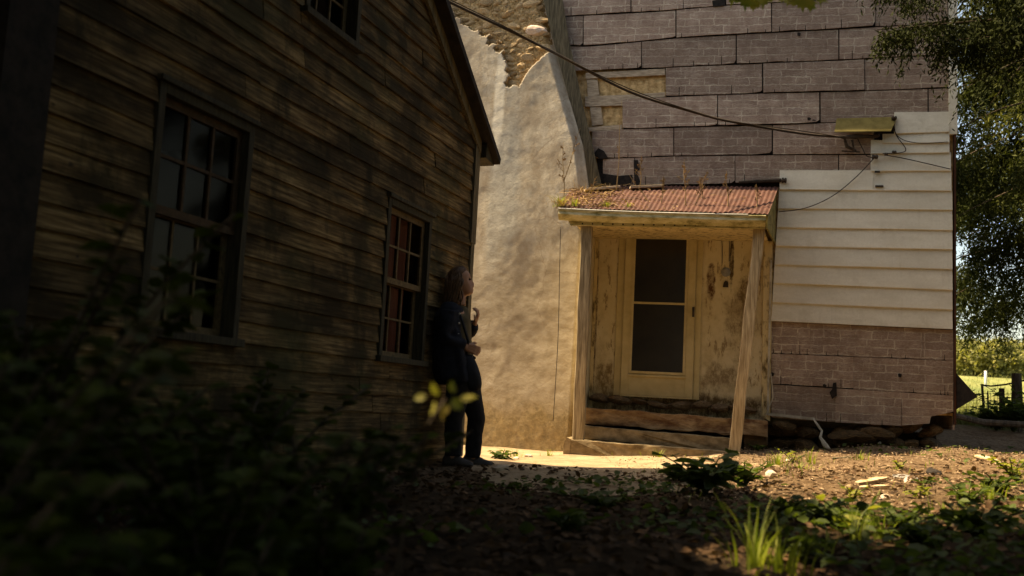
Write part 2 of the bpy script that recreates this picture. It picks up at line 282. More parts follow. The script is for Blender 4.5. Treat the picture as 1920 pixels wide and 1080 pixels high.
lm = t._sm(m0.outputs[0], 9.2, 6.6); c = t.mix(lm, c, t.ramp(n2, [(.32, (.016, .011, .006)), (.58, (.055, .034, .018)), (.75, (.13, .078, .042))]))      # leaf mould towards the camera, darkened further to paint the foreground shade
geo = t.n('NewGeometry'); spg = t.n('SeparateXYZ'); t.l(geo.outputs['Position'], spg.inputs[0]); mr = t.n('MapRange'); mr.inputs[1].default_value = 14; mr.inputs[2].default_value = 17; t.l(spg.outputs['Y'], mr.inputs[0])
nf = t.noise((1, .4, 1), 5, .6, .35); c = t.mix(mr.outputs[0], c, t.ramp(nf, [(.3, (.12, .15, .05)), (.55, (.20, .21, .075)), (.75, (.36, .29, .13))]))
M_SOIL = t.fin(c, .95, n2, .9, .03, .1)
t = NT('packed_path'); n1 = t.noise((1, 1, 1), 8, .7, 3); n2 = t.noise((1, 1, 1), 6, .7, 30); c = t.mix(.35, t.ramp(n1, [(.35, (.15, .095, .05)), (.6, (.36, .27, .17))]), t.ramp(n2, [(.35, (.2, .13, .075)), (.65, (.45, .35, .24))]))
M_PATH = t.fin(c, .95, n2, .5, .015, .1)
M_NAVY = simple('navy_jacket', (.006, .007, .012), (.014, .015, .024), scale=14, rough=.85, bs=.3, bd=.006)
M_TROU = simple('dark_trousers', (.009, .008, .009), (.018, .016, .016), scale=16, rough=.9)
M_SKIN = simple('skin', (.36, .18, .11), (.44, .23, .145), scale=10, rough=.5, bs=.05)
M_HAIR = simple('auburn_hair', (.05, .026, .013), (.19, .10, .05), (30, 30, 3), 3, .5, .6)
M_TOP = simple('olive_brown_top', (.07, .055, .03), (.12, .095, .055), scale=14, rough=.9)
M_BAG = simple('black_bag', (.007, .007, .010), (.016, .016, .022), scale=14, rough=.7)
M_SHOE = simple('grey_shoe', (.035, .03, .028), (.07, .06, .055), scale=14, rough=.7)
M_PALE = simple('white_pole_paint', (.5, .5, .47), (.7, .7, .66), scale=4)
# ---------------------------------------------------------------- ground
def grid_sheet(name, xs, ys, m, off=0, jag=0, kind='structure', inside=None):
    X, Y = np.meshgrid(xs, ys, indexing='ij'); Z = gz(X, Y)+off; co = np.stack([X, Y, Z], -1).reshape(-1, 3); nx, ny = len(xs), len(ys)
    i = (np.arange(nx-1)[:, None]*ny+np.arange(ny-1)[None]).ravel(); q = np.stack([i, i+ny, i+ny+1, i+1], 1)
    if inside is not None:
        cx = (X[:-1, :-1]+X[1:, 1:]).ravel()/2; cy = (Y[:-1, :-1]+Y[1:, 1:]).ravel()/2; q = q[inside(cx, cy)]
    o = fast_mesh(name, co, q, m, smooth=True); tag(o, kind=kind); return o
def steps(a, b, fine, lo=None, hi=None):
    mid = list(np.arange(a, b, fine)); s_ = fine; p = b; R_ = []
    while p < hi: R_.append(p); s_ *= 1.35; p += s_
    R_.append(hi); L_ = []; s_ = fine; p = a-fine
    while p > lo: L_.append(p); s_ *= 1.35; p -= s_
    L_.append(lo); return np.array(L_[::-1]+mid+R_)
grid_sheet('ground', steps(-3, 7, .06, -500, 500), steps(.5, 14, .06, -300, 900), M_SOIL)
def path_in(x, y):
    e = .12*np.sin(x*2.3)+.08*np.sin(x*5.1+y)
    a = (y > 8.9+e*.6) & (x > -6) & (x < 2.2+.3*np.sin(y*3)) & (y < 12.6)
    b = ((x-.75)/1.05)**2+((y-8.1)/1.7)**2 < 1+2*e
    return a | b
grid_sheet('path', np.arange(-4, 3, .05), np.arange(6, 12.7, .05), M_PATH, .006, inside=path_in)

# ---------------------------------------------------------------- left timber house
Lh = thing('timber_house', 'dark weathered clapboard house with gable end towards the yard, on the left', 'house', PL, math.pi/2-aL)
W_ = 5.11; EZ = 2.95; SL = .67; RZ = EZ+SL*W_/2
wins = dict(big=(-4.40, -3.56, .83, 2.07), small=(-1.77, -.95, .85, 2.04), upper=(-3.12, -2.40, 2.98, 3.98))   # x0,x1,z0,z1 outer casing
def rx(z): return -max(0, (z-EZ)/SL), -W_+max(0, (z-EZ)/SL)     # right and left x at height z
# sheathing with openings + other walls
mb = MB(); xb = sorted({-W_, 0, -W_/2}|{v for w_ in wins.values() for v in w_[:2]})
for x0, x1 in zip(xb[:-1], xb[1:]):
    top = lambda x: EZ+SL*min(-x, W_+x)
    hs = sorted([(w_[2], w_[3]) for w_ in wins.values() if w_[0] <= x0+1e-6 and w_[1] >= x1-1e-6]); z = .05
    for a_, b_ in hs: mb.prism([(x0, z), (x1, z), (x1, a_), (x0, a_)], .001, .10); z = b_
    mb.prism([(x0, z), (x1, z), (x1, top(x1)), (x0, top(x0))], .001, .10)
mb.box(-.1, 0, .10, 6, .05, EZ); mb.box(-W_, -W_+.1, .1, 6, .05, EZ); mb.box(-W_, 0, 6, 6.1, .05, EZ); mb.prism([(-W_, EZ), (0, EZ), (-W_/2, RZ)], 6, 6.1)
mb.box(-W_+.1, -.1, .12, 6, .02, .1)
mb.build('wall', M_DARK, Lh)
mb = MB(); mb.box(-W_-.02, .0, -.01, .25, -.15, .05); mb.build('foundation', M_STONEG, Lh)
nb = 0; z = .05; ri = 0
while z < RZ-.05:
    h = .128+random.uniform(-.006, .006); z1 = z+h; zc = z+h/2
    cuts = [(-W_, 0)]
    for (a_, b_, c_, d_) in wins.values():
        if z1 > c_-.0 and z < d_+.0:
            new = []
            for (p, q) in cuts:
                if a_ > p and b_ < q: new += [(p, a_), (b_, q)]
                else: new.append((p, q))
            cuts = new
    for (p, q) in cuts:
        js = [p]
        while q-js[-1] > 2.1:
            js.append(js[-1]+random.uniform(1.0, 2.2))
            if q-js[-1] < .35: js[-1] = q-.4
        js.append(q)
        for x0, x1 in zip(js[:-1], js[1:]):
            tz = min(z1+.02, RZ-.02)
            r0, l0 = rx(z); r1, l1 = rx(tz)
            a0, a1 = max(x0, l0), max(x0, l1); b0, b1 = min(x1, r0), min(x1, r1)
            if b0-a0 < .05: continue
            if b1 < a1+.01: m_ = (a1+b1)/2; a1 = m_-.005; b1 = m_+.005
            g = .0015; n_ = max(2, int((b0-a0)/.35)+1); e = random.uniform(.0, .006); ph = random.uniform(0, 9); am = random.uniform(.001, .006)
            lo_, hi_ = [], []
            rr = []
            for k in range(n_+1):
                f_ = k/n_; xa = a0+g+(b0-a0-2*g)*f_; xt = a1+g+(b1-a1-2*g)*f_; wv = am*math.sin(ph+xa*3.1); wy = .003*math.sin(ph*2+xa*2.3)
                rr.append([(xa, -.026-e-wy, z+wv), (xt, -.007-e*.4-wy, tz+wv), (xt, 0, tz+wv), (xa, 0, z+wv)])
            MB().rings(rr).build('clapboard', M_CLAP, Lh); nb += 1
    z = z1; ri += 1
# windows
def sash(parent, x0, x1, z0, z1, y, cols, rows, m_, st=.045, mt=.02, gy=None):
    mb = MB(); mb.box(x0, x1, y, y+.035, z0, z0+st); mb.box(x0, x1, y, y+.035, z1-st, z1); mb.box(x0, x0+st, y, y+.035, z0+st, z1-st); mb.box(x1-st, x1, y, y+.035, z0+st, z1-st)
    ix0, ix1, iz0, iz1 = x0+st, x1-st, z0+st, z1-st
    for k in range(1, cols): xc = ix0+(ix1-ix0)*k/cols; mb.box(xc-mt/2, xc+mt/2, y+.003, y+.03, iz0, iz1)
    for k in range(1, rows): zc = iz0+(iz1-iz0)*k/rows; mb.box(ix0, ix1, y+.005, y+.028, zc-mt/2, zc+mt/2)
    mb.build('sash', m_, parent)
    for i in range(cols):
        for j in range(rows):
            a_ = ix0+(ix1-ix0)*i/cols; b_ = ix0+(ix1-ix0)*(i+1)/cols; c_ = iz0+(iz1-iz0)*j/rows; d_ = iz0+(iz1-iz0)*(j+1)/rows
            ty = random.uniform(-.003, .003)
            MB().prism([(a_, c_), (b_, c_), (b_, d_), (a_, d_)], lambda x, z: y+.014+ty*(x-a_)/(b_-a_), lambda x, z: y+.017+ty*(x-a_)/(b_-a_)).build('pane', M_GLASS, parent)
for nm, (x0, x1, z0, z1) in wins.items():
    mb = MB(); cw = .085
    mb.box(x0, x0+cw*.6, -.035, .13, z0, z1); mb.box(x1-cw*.6, x1, -.035, .13, z0, z1); mb.box(x0+cw*.6, x1-cw*.6, -.036, .13, z1-cw*.6, z1); mb.box(x0-.03, x1+.03, -.065, .125, z0-.045, z0-.001); mb.box(x0-.02, x1+.02, -.06, -.005, z1+.001, z1+.03)
    wd = mb.build('window', M_CASE, Lh, bevel=.003)
    ix0, ix1, iz0, iz1 = x0+cw*.6, x1-cw*.6, z0, z1-cw*.6; zm = (iz0+iz1)/2+.01
    rows = 2
    sash(wd, ix0, ix1, zm-.02, iz1, .012, 3, rows, M_RUSTW if nm != 'small' else M_SASH, mt=.017); sash(wd, ix0, ix1, iz0, zm+.02, .055, 3, rows, M_SASH, mt=.015)
    if nm == 'small':
        rr = [[(ix0+.01+.60*k/24+.0, .104+.012*math.sin(k*1.1), zz) for k in range(25)] for zz in (iz0+.02, iz0+.6, iz1)]
        v = [p for r_ in rr for p in r_]; f_ = [(i*25+j, i*25+j+1, (i+1)*25+j+1, (i+1)*25+j) for i in range(2) for j in range(24)]
        v2 = [(p[0], p[1]+.003, p[2]) for p in v]; n0 = len(v)
        MB().add(v+v2, f_+[tuple(i+n0 for i in q) for q in f_]).build('curtain', M_CURT, wd, smooth=True)
# corner boards, rake boards, roof
MB().box(-.085, .03, -.045, .0, 1.98, 2.93).build('corner_board', M_TRIM, Lh); MB().box(-.055, .022, -.038, .0, .05, 1.978).build('corner_board', M_TRIM, Lh)
MB().box(-W_-.26, -W_, -.05, .02, .0, 2.9).build('corner_post', M_ROOFE, Lh)
for sgn in (1, -1):
    def X(s_): return -s_ if sgn > 0 else -W_+s_
    e0 = -.02
    MB().prism([(X(e0), EZ-SL*(-e0)*-1*0+EZ*0-.02-.10), (X(W_/2), RZ-.13), (X(W_/2), RZ+.01), (X(e0), EZ+.0)], -.055, -.0275).build('rake_board', M_TRIM, Lh)
    ov = -.26
    for (ya, yb, mm, nm) in ((-.16, 6.3, M_ROOFE, 'roof'),):
        mb = MB(); mb.prism([(X(ov), EZ+SL*ov+.012), (X(W_/2), RZ+.012), (X(W_/2), RZ+.09), (X(ov-.01), EZ+SL*ov+.07)], ya, yb); mb.build(nm, mm, Lh)
MB().prism([(.035, 2.80), (.25, 2.775), (.25, 2.79), (.035, 2.93)], -.10, 6).build('soffit', M_CASE, Lh)
# set-back wing at the far left
Lw = thing('shed_wing', 'dark boarded wing set back beyond the timber house corner at the left picture edge', 'shed', PL, math.pi/2-aL)
MB().box(-9, -W_-.33, .6, .7, 0, 2.9).build('wall', M_CASE, Lw); z = .0
while z < 2.85:
    MB().box(-9, -W_-.33, .575, .6, z, z+.125).build('clapboard', M_CLAP, Lw); z += .13
MB().box(-9.2, -W_-.30, .3, 3, 2.92, 3.0).build('roof', M_ROOFE, Lw)

# ---------------------------------------------------------------- farmhouse (facade frame: x along, -y towards the yard)
Fh = thing('farmhouse', 'old farmhouse with stucco end, brick-pattern siding panels and white clapboards', 'house', PF, -bF)
HZ = 7.2
mb = MB(); mb.box(-4.3, 1.25, 0, .3, .45, HZ); mb.box(1.25, 3.33, 0, .3, .66, HZ); mb.box(-4.3, -4.0, .3, 7, 0, HZ); mb.box(3.03, 3.33, .3, 7, .66, HZ); mb.box(-4, 3.03, 6.7, 7, 0, HZ); mb.box(-4.3, -1.2, .02, .28, -.2, .45)
mb.build('wall', M_MUD, Fh)
MB().box(3.331, 3.35, .0, 7, .5, HZ).build('side_siding', M_BRICK, Fh)
MB().prism([(-4.6, HZ-.2), (-4.6, HZ-.1), (-.5, HZ+2.6), (-.5, HZ+2.5)], -.06, 7.3).build('roof', M_ROOFE, Fh); MB().prism([(-.499, HZ+2.6), (3.7, HZ-.1), (3.7, HZ-.2), (-.499, HZ+2.5)], -.62, 7.3).build('roof', M_ROOFE, Fh)
# stucco coat as a displaced sheet with returned edge
rub = [(800, -60), (825, 0), (845, 15), (870, 45), (905, 60), (918, 75), (940, 90), (948, 105), (947, 140), (957, 163), (975, 160), (985, 140), (1010, 110), (1032, 95), (1032, 60), (1024, 30), (1020, -60)]
def std(z, x=-1.8): return .44-.045*z+.085*(x+1.8)
redge = [(1104, 352), (1093, 274), (1067, 185), (1035, 67), (1018, 0)]
RE = [(-.905, .0), (-.885, 2.9)]+[Fx(a_, b_, .25) for a_, b_ in redge]+[(-1.75, HZ-.3)]
RE = sorted(RE, key=lambda p: p[1])
def redx(z): return np.interp(z, [p[1] for p in RE], [p[0] for p in RE])
RP = np.array([Fx(a_, b_, .22) for a_, b_ in rub])
def inpoly(x, z, P):
    r_ = np.zeros(x.shape, bool); n = len(P)
    for i in range(n):
        x1, z1 = P[i]; x2, z2 = P[(i+1) % n]
        c_ = ((z1 > z) != (z2 > z)) & (x < (x2-x1)*(z-z1)/((z2-z1) if z2 != z1 else 1e-9)+x1); r_ ^= c_
    return r_
zs = np.concatenate([np.linspace(-.15, 4.5, 200)[:-1], np.linspace(4.5, 6.0, 130)[:-1], np.linspace(6.0, HZ-.4, 30)]); nu = 270; us = np.linspace(0, 1, nu)**.8
Zg, Ug = np.meshgrid(zs, us, indexing='ij'); Xg = -4.1+(redx(Zg)+4.1)*Ug
wob = .04*np.sin(Zg*17+Xg*11)*np.sin(Xg*7+1)+.025*np.sin(Zg*31-Xg*27)+.012*np.sin(Zg*67+Xg*41)+.008*np.sin(Zg*113-Xg*97)
ins = inpoly(Xg+wob*.6, Zg+wob, RP).astype(float)
rb = rng.normal(0, 1, Zg.shape)
def vnoise(X, Z, cell, seed):
    g = np.random.default_rng(seed).normal(0, 1, (80, 90)); a = X/cell+40; b = Z/cell+5; i = np.floor(a).astype(int) % 79; j = np.floor(b).astype(int) % 89; u = ssn(a-np.floor(a)); v = ssn(b-np.floor(b))
    return g[i, j]*(1-u)*(1-v)+g[i+1, j]*u*(1-v)+g[i, j+1]*(1-u)*v+g[i+1, j+1]*u*v
dd = std(Zg)+.010*vnoise(Xg, Zg, .9, 1)+(.0022*vnoise(Xg+.3*Zg, Zg, .33, 2)+.0010*vnoise(Xg-.2*Zg, Zg, .13, 3))+.0008*vnoise(Xg, Zg, .07, 4)
bul = np.exp(-((Xg+1.98)/.30)**2-((Zg-2.9)/1.3)**2)*.014
dd = dd+.085*(Xg+1.8)+bul-ins*(.075+.008*rb)
edge = ssn((redx(Zg)-Xg)/.12); dd = dd-(1-edge)*.09
co = np.stack([Xg, -dd, Zg], -1).reshape(-1, 3); i = (np.arange(len(zs)-1)[:, None]*nu+np.arange(nu-1)[None]).ravel(); q = np.stack([i, i+1, i+nu+1, i+nu], 1)
# return of the right edge back to the wall
nb0 = len(co); last = np.arange(len(zs))*nu+nu-1; back = co[last].copy(); back[:, 1] = .0; co = np.concatenate([co, back]); k_ = np.arange(len(zs)-1); q = np.concatenate([q, np.stack([last[:-1], nb0+k_, nb0+k_+1, last[1:]], 1)])
stu = fast_mesh('stucco_wall', co, q, M_STUCCO, Fh, smooth=True)
a_ = stu.data.attributes.new('rub', 'FLOAT', 'POINT'); a_.data.foreach_set('value', np.concatenate([ins.ravel(), np.zeros(len(zs))]).astype(np.float32))
tag(stu, 'leaning stucco coat with grey patches and a torn hole')
def stone_mesh(name, m, sx, sy, sz, seed):
    rr = random.Random(seed); bm = bmesh.new(); bmesh.ops.create_icosphere(bm, subdivisions=2, radius=1)
    cuts = [(Vector((rr.uniform(-1, 1), rr.uniform(-1, 1), rr.uniform(-1, 1))).normalized(), rr.uniform(.55, .85)) for _ in range(9)]
    for v in bm.verts:
        for n_, d_ in cuts:
            e = v.co.dot(n_)-d_
            if e > 0: v.co -= n_*e
        v.co.x *= sx; v.co.y *= sy; v.co.z *= sz
    me = bpy.data.meshes.new(name); bm.to_mesh(me); bm.free(); me.materials.append(m); return me
sm = [stone_mesh('stone', M_STONE, 1, 1, 1, k) for k in range(10)]
pts = []; tries = 0; x0, x1 = RP[:, 0].min(), RP[:, 0].max(); z0, z1 = RP[:, 1].min(), min(RP[:, 1].max(), 5.95)
while tries < 4000:
    tries += 1; x = random.uniform(x0, x1); z = random.uniform(z0, z1); s_ = random.uniform(.035, .10)
    if not inpoly(np.array([x]), np.array([z-.03]), RP)[0] or not inpoly(np.array([x+.04]), np.array([z]), RP)[0]: continue
    if any(((x-p[0])/1.3)**2+((z-p[1])/.8)**2 < ((s_+p[2])*.82)**2 for p in pts): continue
    pts.append((x, z, s_))
for (x, z, s_) in pts:
    o = link(bpy.data.objects.new('stone', random.choice(sm)), stu); o.location = (x, -(std(z, x)-.075), z); o.scale = (s_*random.uniform(1.1, 1.7), s_*.42, s_*random.uniform(.5, .8)); o.rotation_euler = (random.uniform(-.3, .3), random.uniform(-.5, .4), random.uniform(-.3, .3))
x, z = Fx(1002, 52, .25); o = link(bpy.data.objects.new('stone', stone_mesh('stone', M_PINK, 1, 1, 1, 77)), stu); o.location = (x, -(std(z)-.06), z); o.scale = (.17, .06, .075); o.rotation_euler = (0, .15, 0); tag(o, 'large pale pink stone')
# leaning corner board
le = [(1018, -5), (1035, 67), (1067, 185), (1093, 274), (1104, 352)]; re_ = [(1054, -5), (1065, 67), (1090, 185), (1111, 274), (1128, 348)]
lp = [Fx(*p, .16) for p in le]; rp = [Fx(*p, .16) for p in re_]; rr = [[(a_[0]+.0, -.20, a_[1]), (b_[0], -.15, b_[1]), (b_[0], -.11, b_[1]), (a_[0], -.10, a_[1])] for a_, b_ in zip(lp, rp)]
MB().rings(rr).build('corner_board', M_TRIM, Fh)
# brick-pattern panels, traced quads; rows given as (left-top, right-top ... ) px polylines
A = [(1050, 32), (1233, 22), (1380, 9), (1497, 3), (1790, -14)]; B = [(1060, 86), (1100, 88), (1267, 72), (1420, 63), (1558, 56), (1747, 45), (1790, 43)]
C_ = [(1078, 135), (1203, 129), (1247, 127), (1447, 118), (1573, 114), (1670, 108), (1790, 103)]; D = [(1085, 190), (1253, 182), (1430, 175), (1621, 171), (1790, 165)]
E_ = [(1100, 247), (1167, 242), (1497, 233), (1566, 230), (1790, 222)]; F_ = [(1120, 298), (1263, 293), (1497, 290), (1640, 290), (1790, 288)]; G_ = [(1125, 350), (1377, 345), (1470, 342), (1640, 340)]
Z0 = [(1040, -28), (1300, -40), (1790, -66)]; Z1 = [(1030, -90), (1790, -125)]; Z2 = [(1030, -150), (1790, -180)]
def ly(Ln, x): return float(np.interp(x, [p[0] for p in Ln], [p[1] for p in Ln]))
lower = lambda y0, y1: [(1446, y0), (1790, y1)]
ROWS = [(Z2, Z1, [1035, 1210, 1385, 1560, 1740, 1777]), (Z1, Z0, [1040, 1120, 1300, 1480, 1655, 1777]), (Z0, A, [1052, 1183, 1360, 1543, 1720, 1777]), (A, B, [1060, 1094, 1267, 1447, 1640, 1777]), (B, C_, [1068, 1203, 1380, 1573, 1747, 1778]), (C_, D, [1247, 1430, 1621, 1778]),
        (D, E_, [1167, 1345, 1537, 1740, 1779]), (E_, F_, [1110, 1263, 1448, 1640]), (F_, G_, [1130, 1190, 1378, 1572, 1637]),
        (lower(602, 618), lower(662, 676), [1446, 1519, 1729, 1787]), (lower(662, 676), lower(720, 741), [1446, 1600, 1755, 1787]), (lower(720, 741), [(1446, 785), (1560, 792), (1690, 800), (1790, 772)], [1446, 1566, 1690, 1787])]
for ri, (T, Bt, js) in enumerate(ROWS):
    for x0, x1 in zip(js[:-1], js[1:]):
        lw = ri > 8; g = random.uniform(.1, .25) if lw else random.uniform(.5, 1.6); tl = random.uniform(-1.5, 1.5)
        xs_ = np.linspace(x0+g, x1-g, 6); tp = [(x, ly(T, x)+1) for x in xs_]; bt = [(x, ly(Bt, x)-(random.uniform(-.6, .1) if ri in (9,) or (lw and x0 > 1566 and ri == 10) else random.uniform(.4, 2.2))) for x in xs_[::-1]]; nbt = []
        for a_, b_ in zip(bt[:-1], bt[1:]):
            nbt.append(a_)
            if random.random() < .5 and not (a_[0] > 1455 and ri in (6, 7, 8)) and not (a_[0] > 1640 and ri == 5):
                xq = a_[0]+(b_[0]-a_[0])*random.uniform(.2, .8); yq = ly(Bt, xq)-1; hq = random.choice((5, 7, 9, 16)); nbt += [(xq+.7, yq), (xq+.5, yq-hq), (xq-.6, yq-hq-.5), (xq-.9, yq)]
        nbt.append(bt[-1]); bt = nbt
        if ri < 9 and random.random() < .5:   # a broken lower corner
            xb_ = bt[0][0]; bt = [(xb_, bt[0][1]-random.uniform(3, 8)), (xb_-random.uniform(2, 6), bt[0][1]-random.uniform(0, 2))]+bt[1:]
        if ri == 11 and x0 == 1690: bt = [(1787, 772), (1768, 776), (1745, 781), (1742, 794), (1691, 798)]
        P = [Fx(px, py, .03) for px, py in tp+bt]; P = P[::-1]
        top = max(p[1] for p in P); bot = min(p[1] for p in P); lift = random.uniform(.0, .003) if lw or (x0 > 1440 and ri in (6, 7, 8)) or (x0 > 1600 and ri == 5) else random.uniform(.002, .026); sk = 0 if lw else random.uniform(-.008, .008); xm = (P[0][0]+P[-1][0])/2
        fy = lambda x, z, lift=lift, sk=sk, top=top, bot=bot, xm=xm: -.030-lift*(top-z)/(top-bot)-sk*(x-xm)
        MB().prism(P, lambda x, z: fy(x, z)-.012, fy).build('siding_panel', M_BRICK, Fh)
# tar backing behind the panels (dark joints) left open at the lath hole
def fq(pts, y0, y1): MB().prism([Fx(*p, -y0) for p in pts][::-1], y0, y1).build('tar_paper', M_TAR, Fh)
fq([(1045, -150), (1779, -170), (1779, 130), (1045, 130)], -.018, -.004); fq([(1249, 130), (1779, 130), (1779, 300), (1249, 300)], -.018, -.004); fq([(1169, 184), (1249, 184), (1249, 300), (1169, 300)], -.018, -.004); fq([(1112, 250), (1169, 248), (1169, 350), (1126, 350)], -.018, -.004); fq([(1169, 300), (1640, 300), (1640, 350), (1169, 350)], -.018, -.004)
fq([(1447, 600), (1787, 614), (1787, 775), (1447, 782)], -.018, -.004)
for pts_, dy in (([(1098, 137), (1247, 129), (1247, 141), (1098, 148)], .0), ([(1097, 181), (1170, 178), (1247, 173), (1247, 182), (1170, 187), (1168, 198), (1097, 200)], .004), ([(1103, 239), (1166, 234), (1166, 243), (1105, 247)], 0), ([(1100, 149), (1120, 149), (1124, 179), (1102, 181)], .01), ([(1106, 201), (1127, 201), (1131, 233), (1110, 236)], .01)):
    P = [Fx(*p, .03) for p in pts_][::-1]; MB().prism(P, -.038+dy, -.018+dy).build('lath_board', M_LATH, Fh, bevel=.002)
for pts_ in ([(1112, 290), (1122, 278), (1133, 284), (1140, 296), (1126, 299)], [(1188, 301), (1196, 300), (1200, 318), (1194, 322), (1202, 345), (1190, 347)], [(1114, 318), (1132, 326), (1160, 330), (1186, 328), (1184, 345), (1126, 346)], [(1562, 718), (1568, 717), (1569, 742), (1560, 748), (1555, 736), (1560, 730)], [(1335, 2), (1360, -2), (1358, 11), (1337, 13)]):
    P = [Fx(*p, .05) for p in pts_][::-1]; MB().prism(P, -.0625, -.058).build('torn_patch', M_TAR, Fh)
for px, py, sx in ((1516, 222, 8), (1525, 226, 5), (1497, 63, 5), (1340, 8, 14), (1352, 4, 9), (1447, 700, 6), (1686, 702, 5), (1545, 722, 5)):
    x, z = Fx(px, py, .05); MB().prism([(x-.01, z-.03), (x+.02, z-.035), (x+.028, z), (x+.005, z+.012), (x-.015, z+.006)], -.0605, -.056).build('torn_patch', M_TAR, Fh)
# white clapboards
WB = [((1677, 210), (1780, 209), (1677, 250), (1780, 246), 1), ((1655, 251), (1780, 247), (1655, 267.5), (1780, 267), 1), ((1633, 262), (1780, 267), (1633, 287.5), (1780, 285), 2), ((1633, 287.5), (1783, 285), (1633, 320), (1783, 319.5), 1),
      ((1637, 320), (1784, 319.5), (1637, 356), (1784, 357), 1), ((1462, 319), (1637, 319), (1462, 354.5), (1637, 356), 1)]
ylr = [(354.5, 357), (389.7, 393), (425, 431), (460, 467), (495, 504), (530, 542.5), (566, 580), (601, 616)]
for k in range(7):
    xl = 1461-k*2.2; WB.append(((xl, ylr[k][0]), (1785, ylr[k][1]), (xl-2, ylr[k+1][0]), (1786, ylr[k+1][1]), 1))
for k, (a_, b_, c_, d_, _) in enumerate(WB):
    n_ = 7; rr = []; wv = random.uniform(0, 9); base = .052
    for j in range(n_+1):
        f_ = j/n_; tx, tz = Fx(a_[0]+(b_[0]-a_[0])*f_, a_[1]+(b_[1]-a_[1])*f_, base); bx_, bz = Fx(c_[0]+(d_[0]-c_[0])*f_, c_[1]+(d_[1]-c_[1])*f_, base+.02)
        o_ = .0025*math.sin(wv+f_*7)+(k == 5)*.002
        rr.append([(bx_, -.078-o_, bz-.006+.002*math.sin(wv+f_*5)), (bx_, -.078-o_, bz+.004), (tx, -.056-o_, tz-.003), (tx, -.046, tz-.003), (bx_, -.046, bz-.006)])
    MB().rings(rr).build('white_clapboard', M_WHITE, Fh)
x0, z0 = Fx(1779, 50, .05); x1, z1 = Fx(1794, 252, .05); MB().box(x0, x0+.09, -.07, .05, z1, HZ-.3).build('corner_board', M_WHITE, Fh)
MB().box(3.331, 3.352, -.06, -.001, .56, z1-.002).build('edge_trim', simple('rusty_edge', (.035, .014, .008), (.09, .035, .018)), Fh)
for px, py, wd in ((1640, 322, 9), (1641, 349, 14)):
    x, z = Fx(px, py, .08); MB().box(x, x+wd*.0064, -.098, -.074, z-.012, z+.008).build('siding_clip', M_IRON, Fh)
# foundation stones under the right part
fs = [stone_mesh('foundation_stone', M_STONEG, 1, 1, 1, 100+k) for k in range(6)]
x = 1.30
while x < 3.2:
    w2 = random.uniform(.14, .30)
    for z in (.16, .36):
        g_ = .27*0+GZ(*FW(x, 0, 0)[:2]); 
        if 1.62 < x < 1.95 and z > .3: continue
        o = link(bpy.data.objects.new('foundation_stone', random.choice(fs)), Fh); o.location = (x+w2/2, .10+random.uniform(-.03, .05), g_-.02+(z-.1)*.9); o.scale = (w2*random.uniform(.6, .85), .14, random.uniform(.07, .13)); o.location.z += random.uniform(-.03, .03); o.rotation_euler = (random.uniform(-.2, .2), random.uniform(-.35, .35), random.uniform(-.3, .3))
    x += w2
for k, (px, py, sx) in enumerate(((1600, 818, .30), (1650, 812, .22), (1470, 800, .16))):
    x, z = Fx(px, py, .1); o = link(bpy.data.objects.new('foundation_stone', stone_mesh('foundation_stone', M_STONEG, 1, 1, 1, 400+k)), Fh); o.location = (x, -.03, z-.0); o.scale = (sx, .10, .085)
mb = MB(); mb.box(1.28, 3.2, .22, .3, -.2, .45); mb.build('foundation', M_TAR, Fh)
p = [Fx(*q_, .06) for q_ in ((1440, 774), (1527, 783), (1527, 788), (1440, 779))]; MB().prism(p[::-1], -.10, .1).build('sill_board', M_PIPE, Fh)
# porch back wall, pilaster, casing
MB().box(-.88, 1.24, -.02, -.001, .46, 2.66).build('plaster_wall', M_PLAST, Fh)
P = [Fx(*q_, .08) for q_ in ((1432, 452), (1449, 452), (1444, 790), (1428, 780))]; MB().prism(P[::-1], -.075, -.021).build('pilaster', M_CREAMD, Fh)
MB().box(1.262, 1.285, -.085, -.045, .56, 2.4).build('siding_channel', M_PIPE, Fh)
mb = MB(); mb.box(-.545, -.462, -.05, -.0205, .70, 2.80); mb.box(.402, .475, -.05, -.0205, .70, 2.80); mb.box(-.462, .402, -.05, -.0205, 2.745, 2.80); mb.build('door_casing', M_CREAM, Fh, bevel=.004)
# sill rubble under the door
for k in range(8):
    o = link(bpy.data.objects.new('sill_stone', sm[k % 10]), Fh); o.data = stone_mesh('sill_stone', M_CONCR, 1, 1, 1, 300+k); o.location = (-.70+k*.24, -.03, .635+random.uniform(-.02, .02)); o.scale = (random.uniform(.12, .19), .09+random.uniform(0, .03), random.uniform(.045, .075)); o.rotation_euler = (0, random.uniform(-.2, .2), 0)
# storm door (its own part tree)
door = MB(); dx0, dx1, dz0, dz1 = -.46, .40, .72, 2.74
door.box(dx0, dx0+.095, -.088, -.052, dz0, dz1); door.box(dx1-.095, dx1, -.088, -.052, dz0, dz1); door.box(dx0+.095, dx1-.095, -.088, -.052, dz1-.085, dz1); door.box(dx0+.095, dx1-.095, -.088, -.052, dz0, dz0+.26)
dr = door.build('storm_door', M_CREAM, Fh, bevel=.004)
mb = MB(); ix0, ix1 = dx0+.095, dx1-.095; iz0, iz1 = dz0+.26, dz1-.085
zm = Fx(1240, 569, .08)[1]
mb.box(ix0, ix0+.03, -.098, -.07, iz0+.0, iz1); mb.box(ix1-.03, ix1, -.098, -.07, iz0, iz1); mb.box(ix0+.03, ix1-.03, -.098, -.07, iz1-.03, iz1); mb.box(ix0+.03, ix1-.03, -.098, -.07, iz0, iz0+.03); mb.box(ix0+.03, ix1-.03, -.099, -.07, zm-.013, zm+.013); mb.box(ix0-.015, ix1+.015, -.106, -.088, iz0-.035, iz0-.012)
mb.build('door_frame', M_CREAM, dr, bevel=.003)
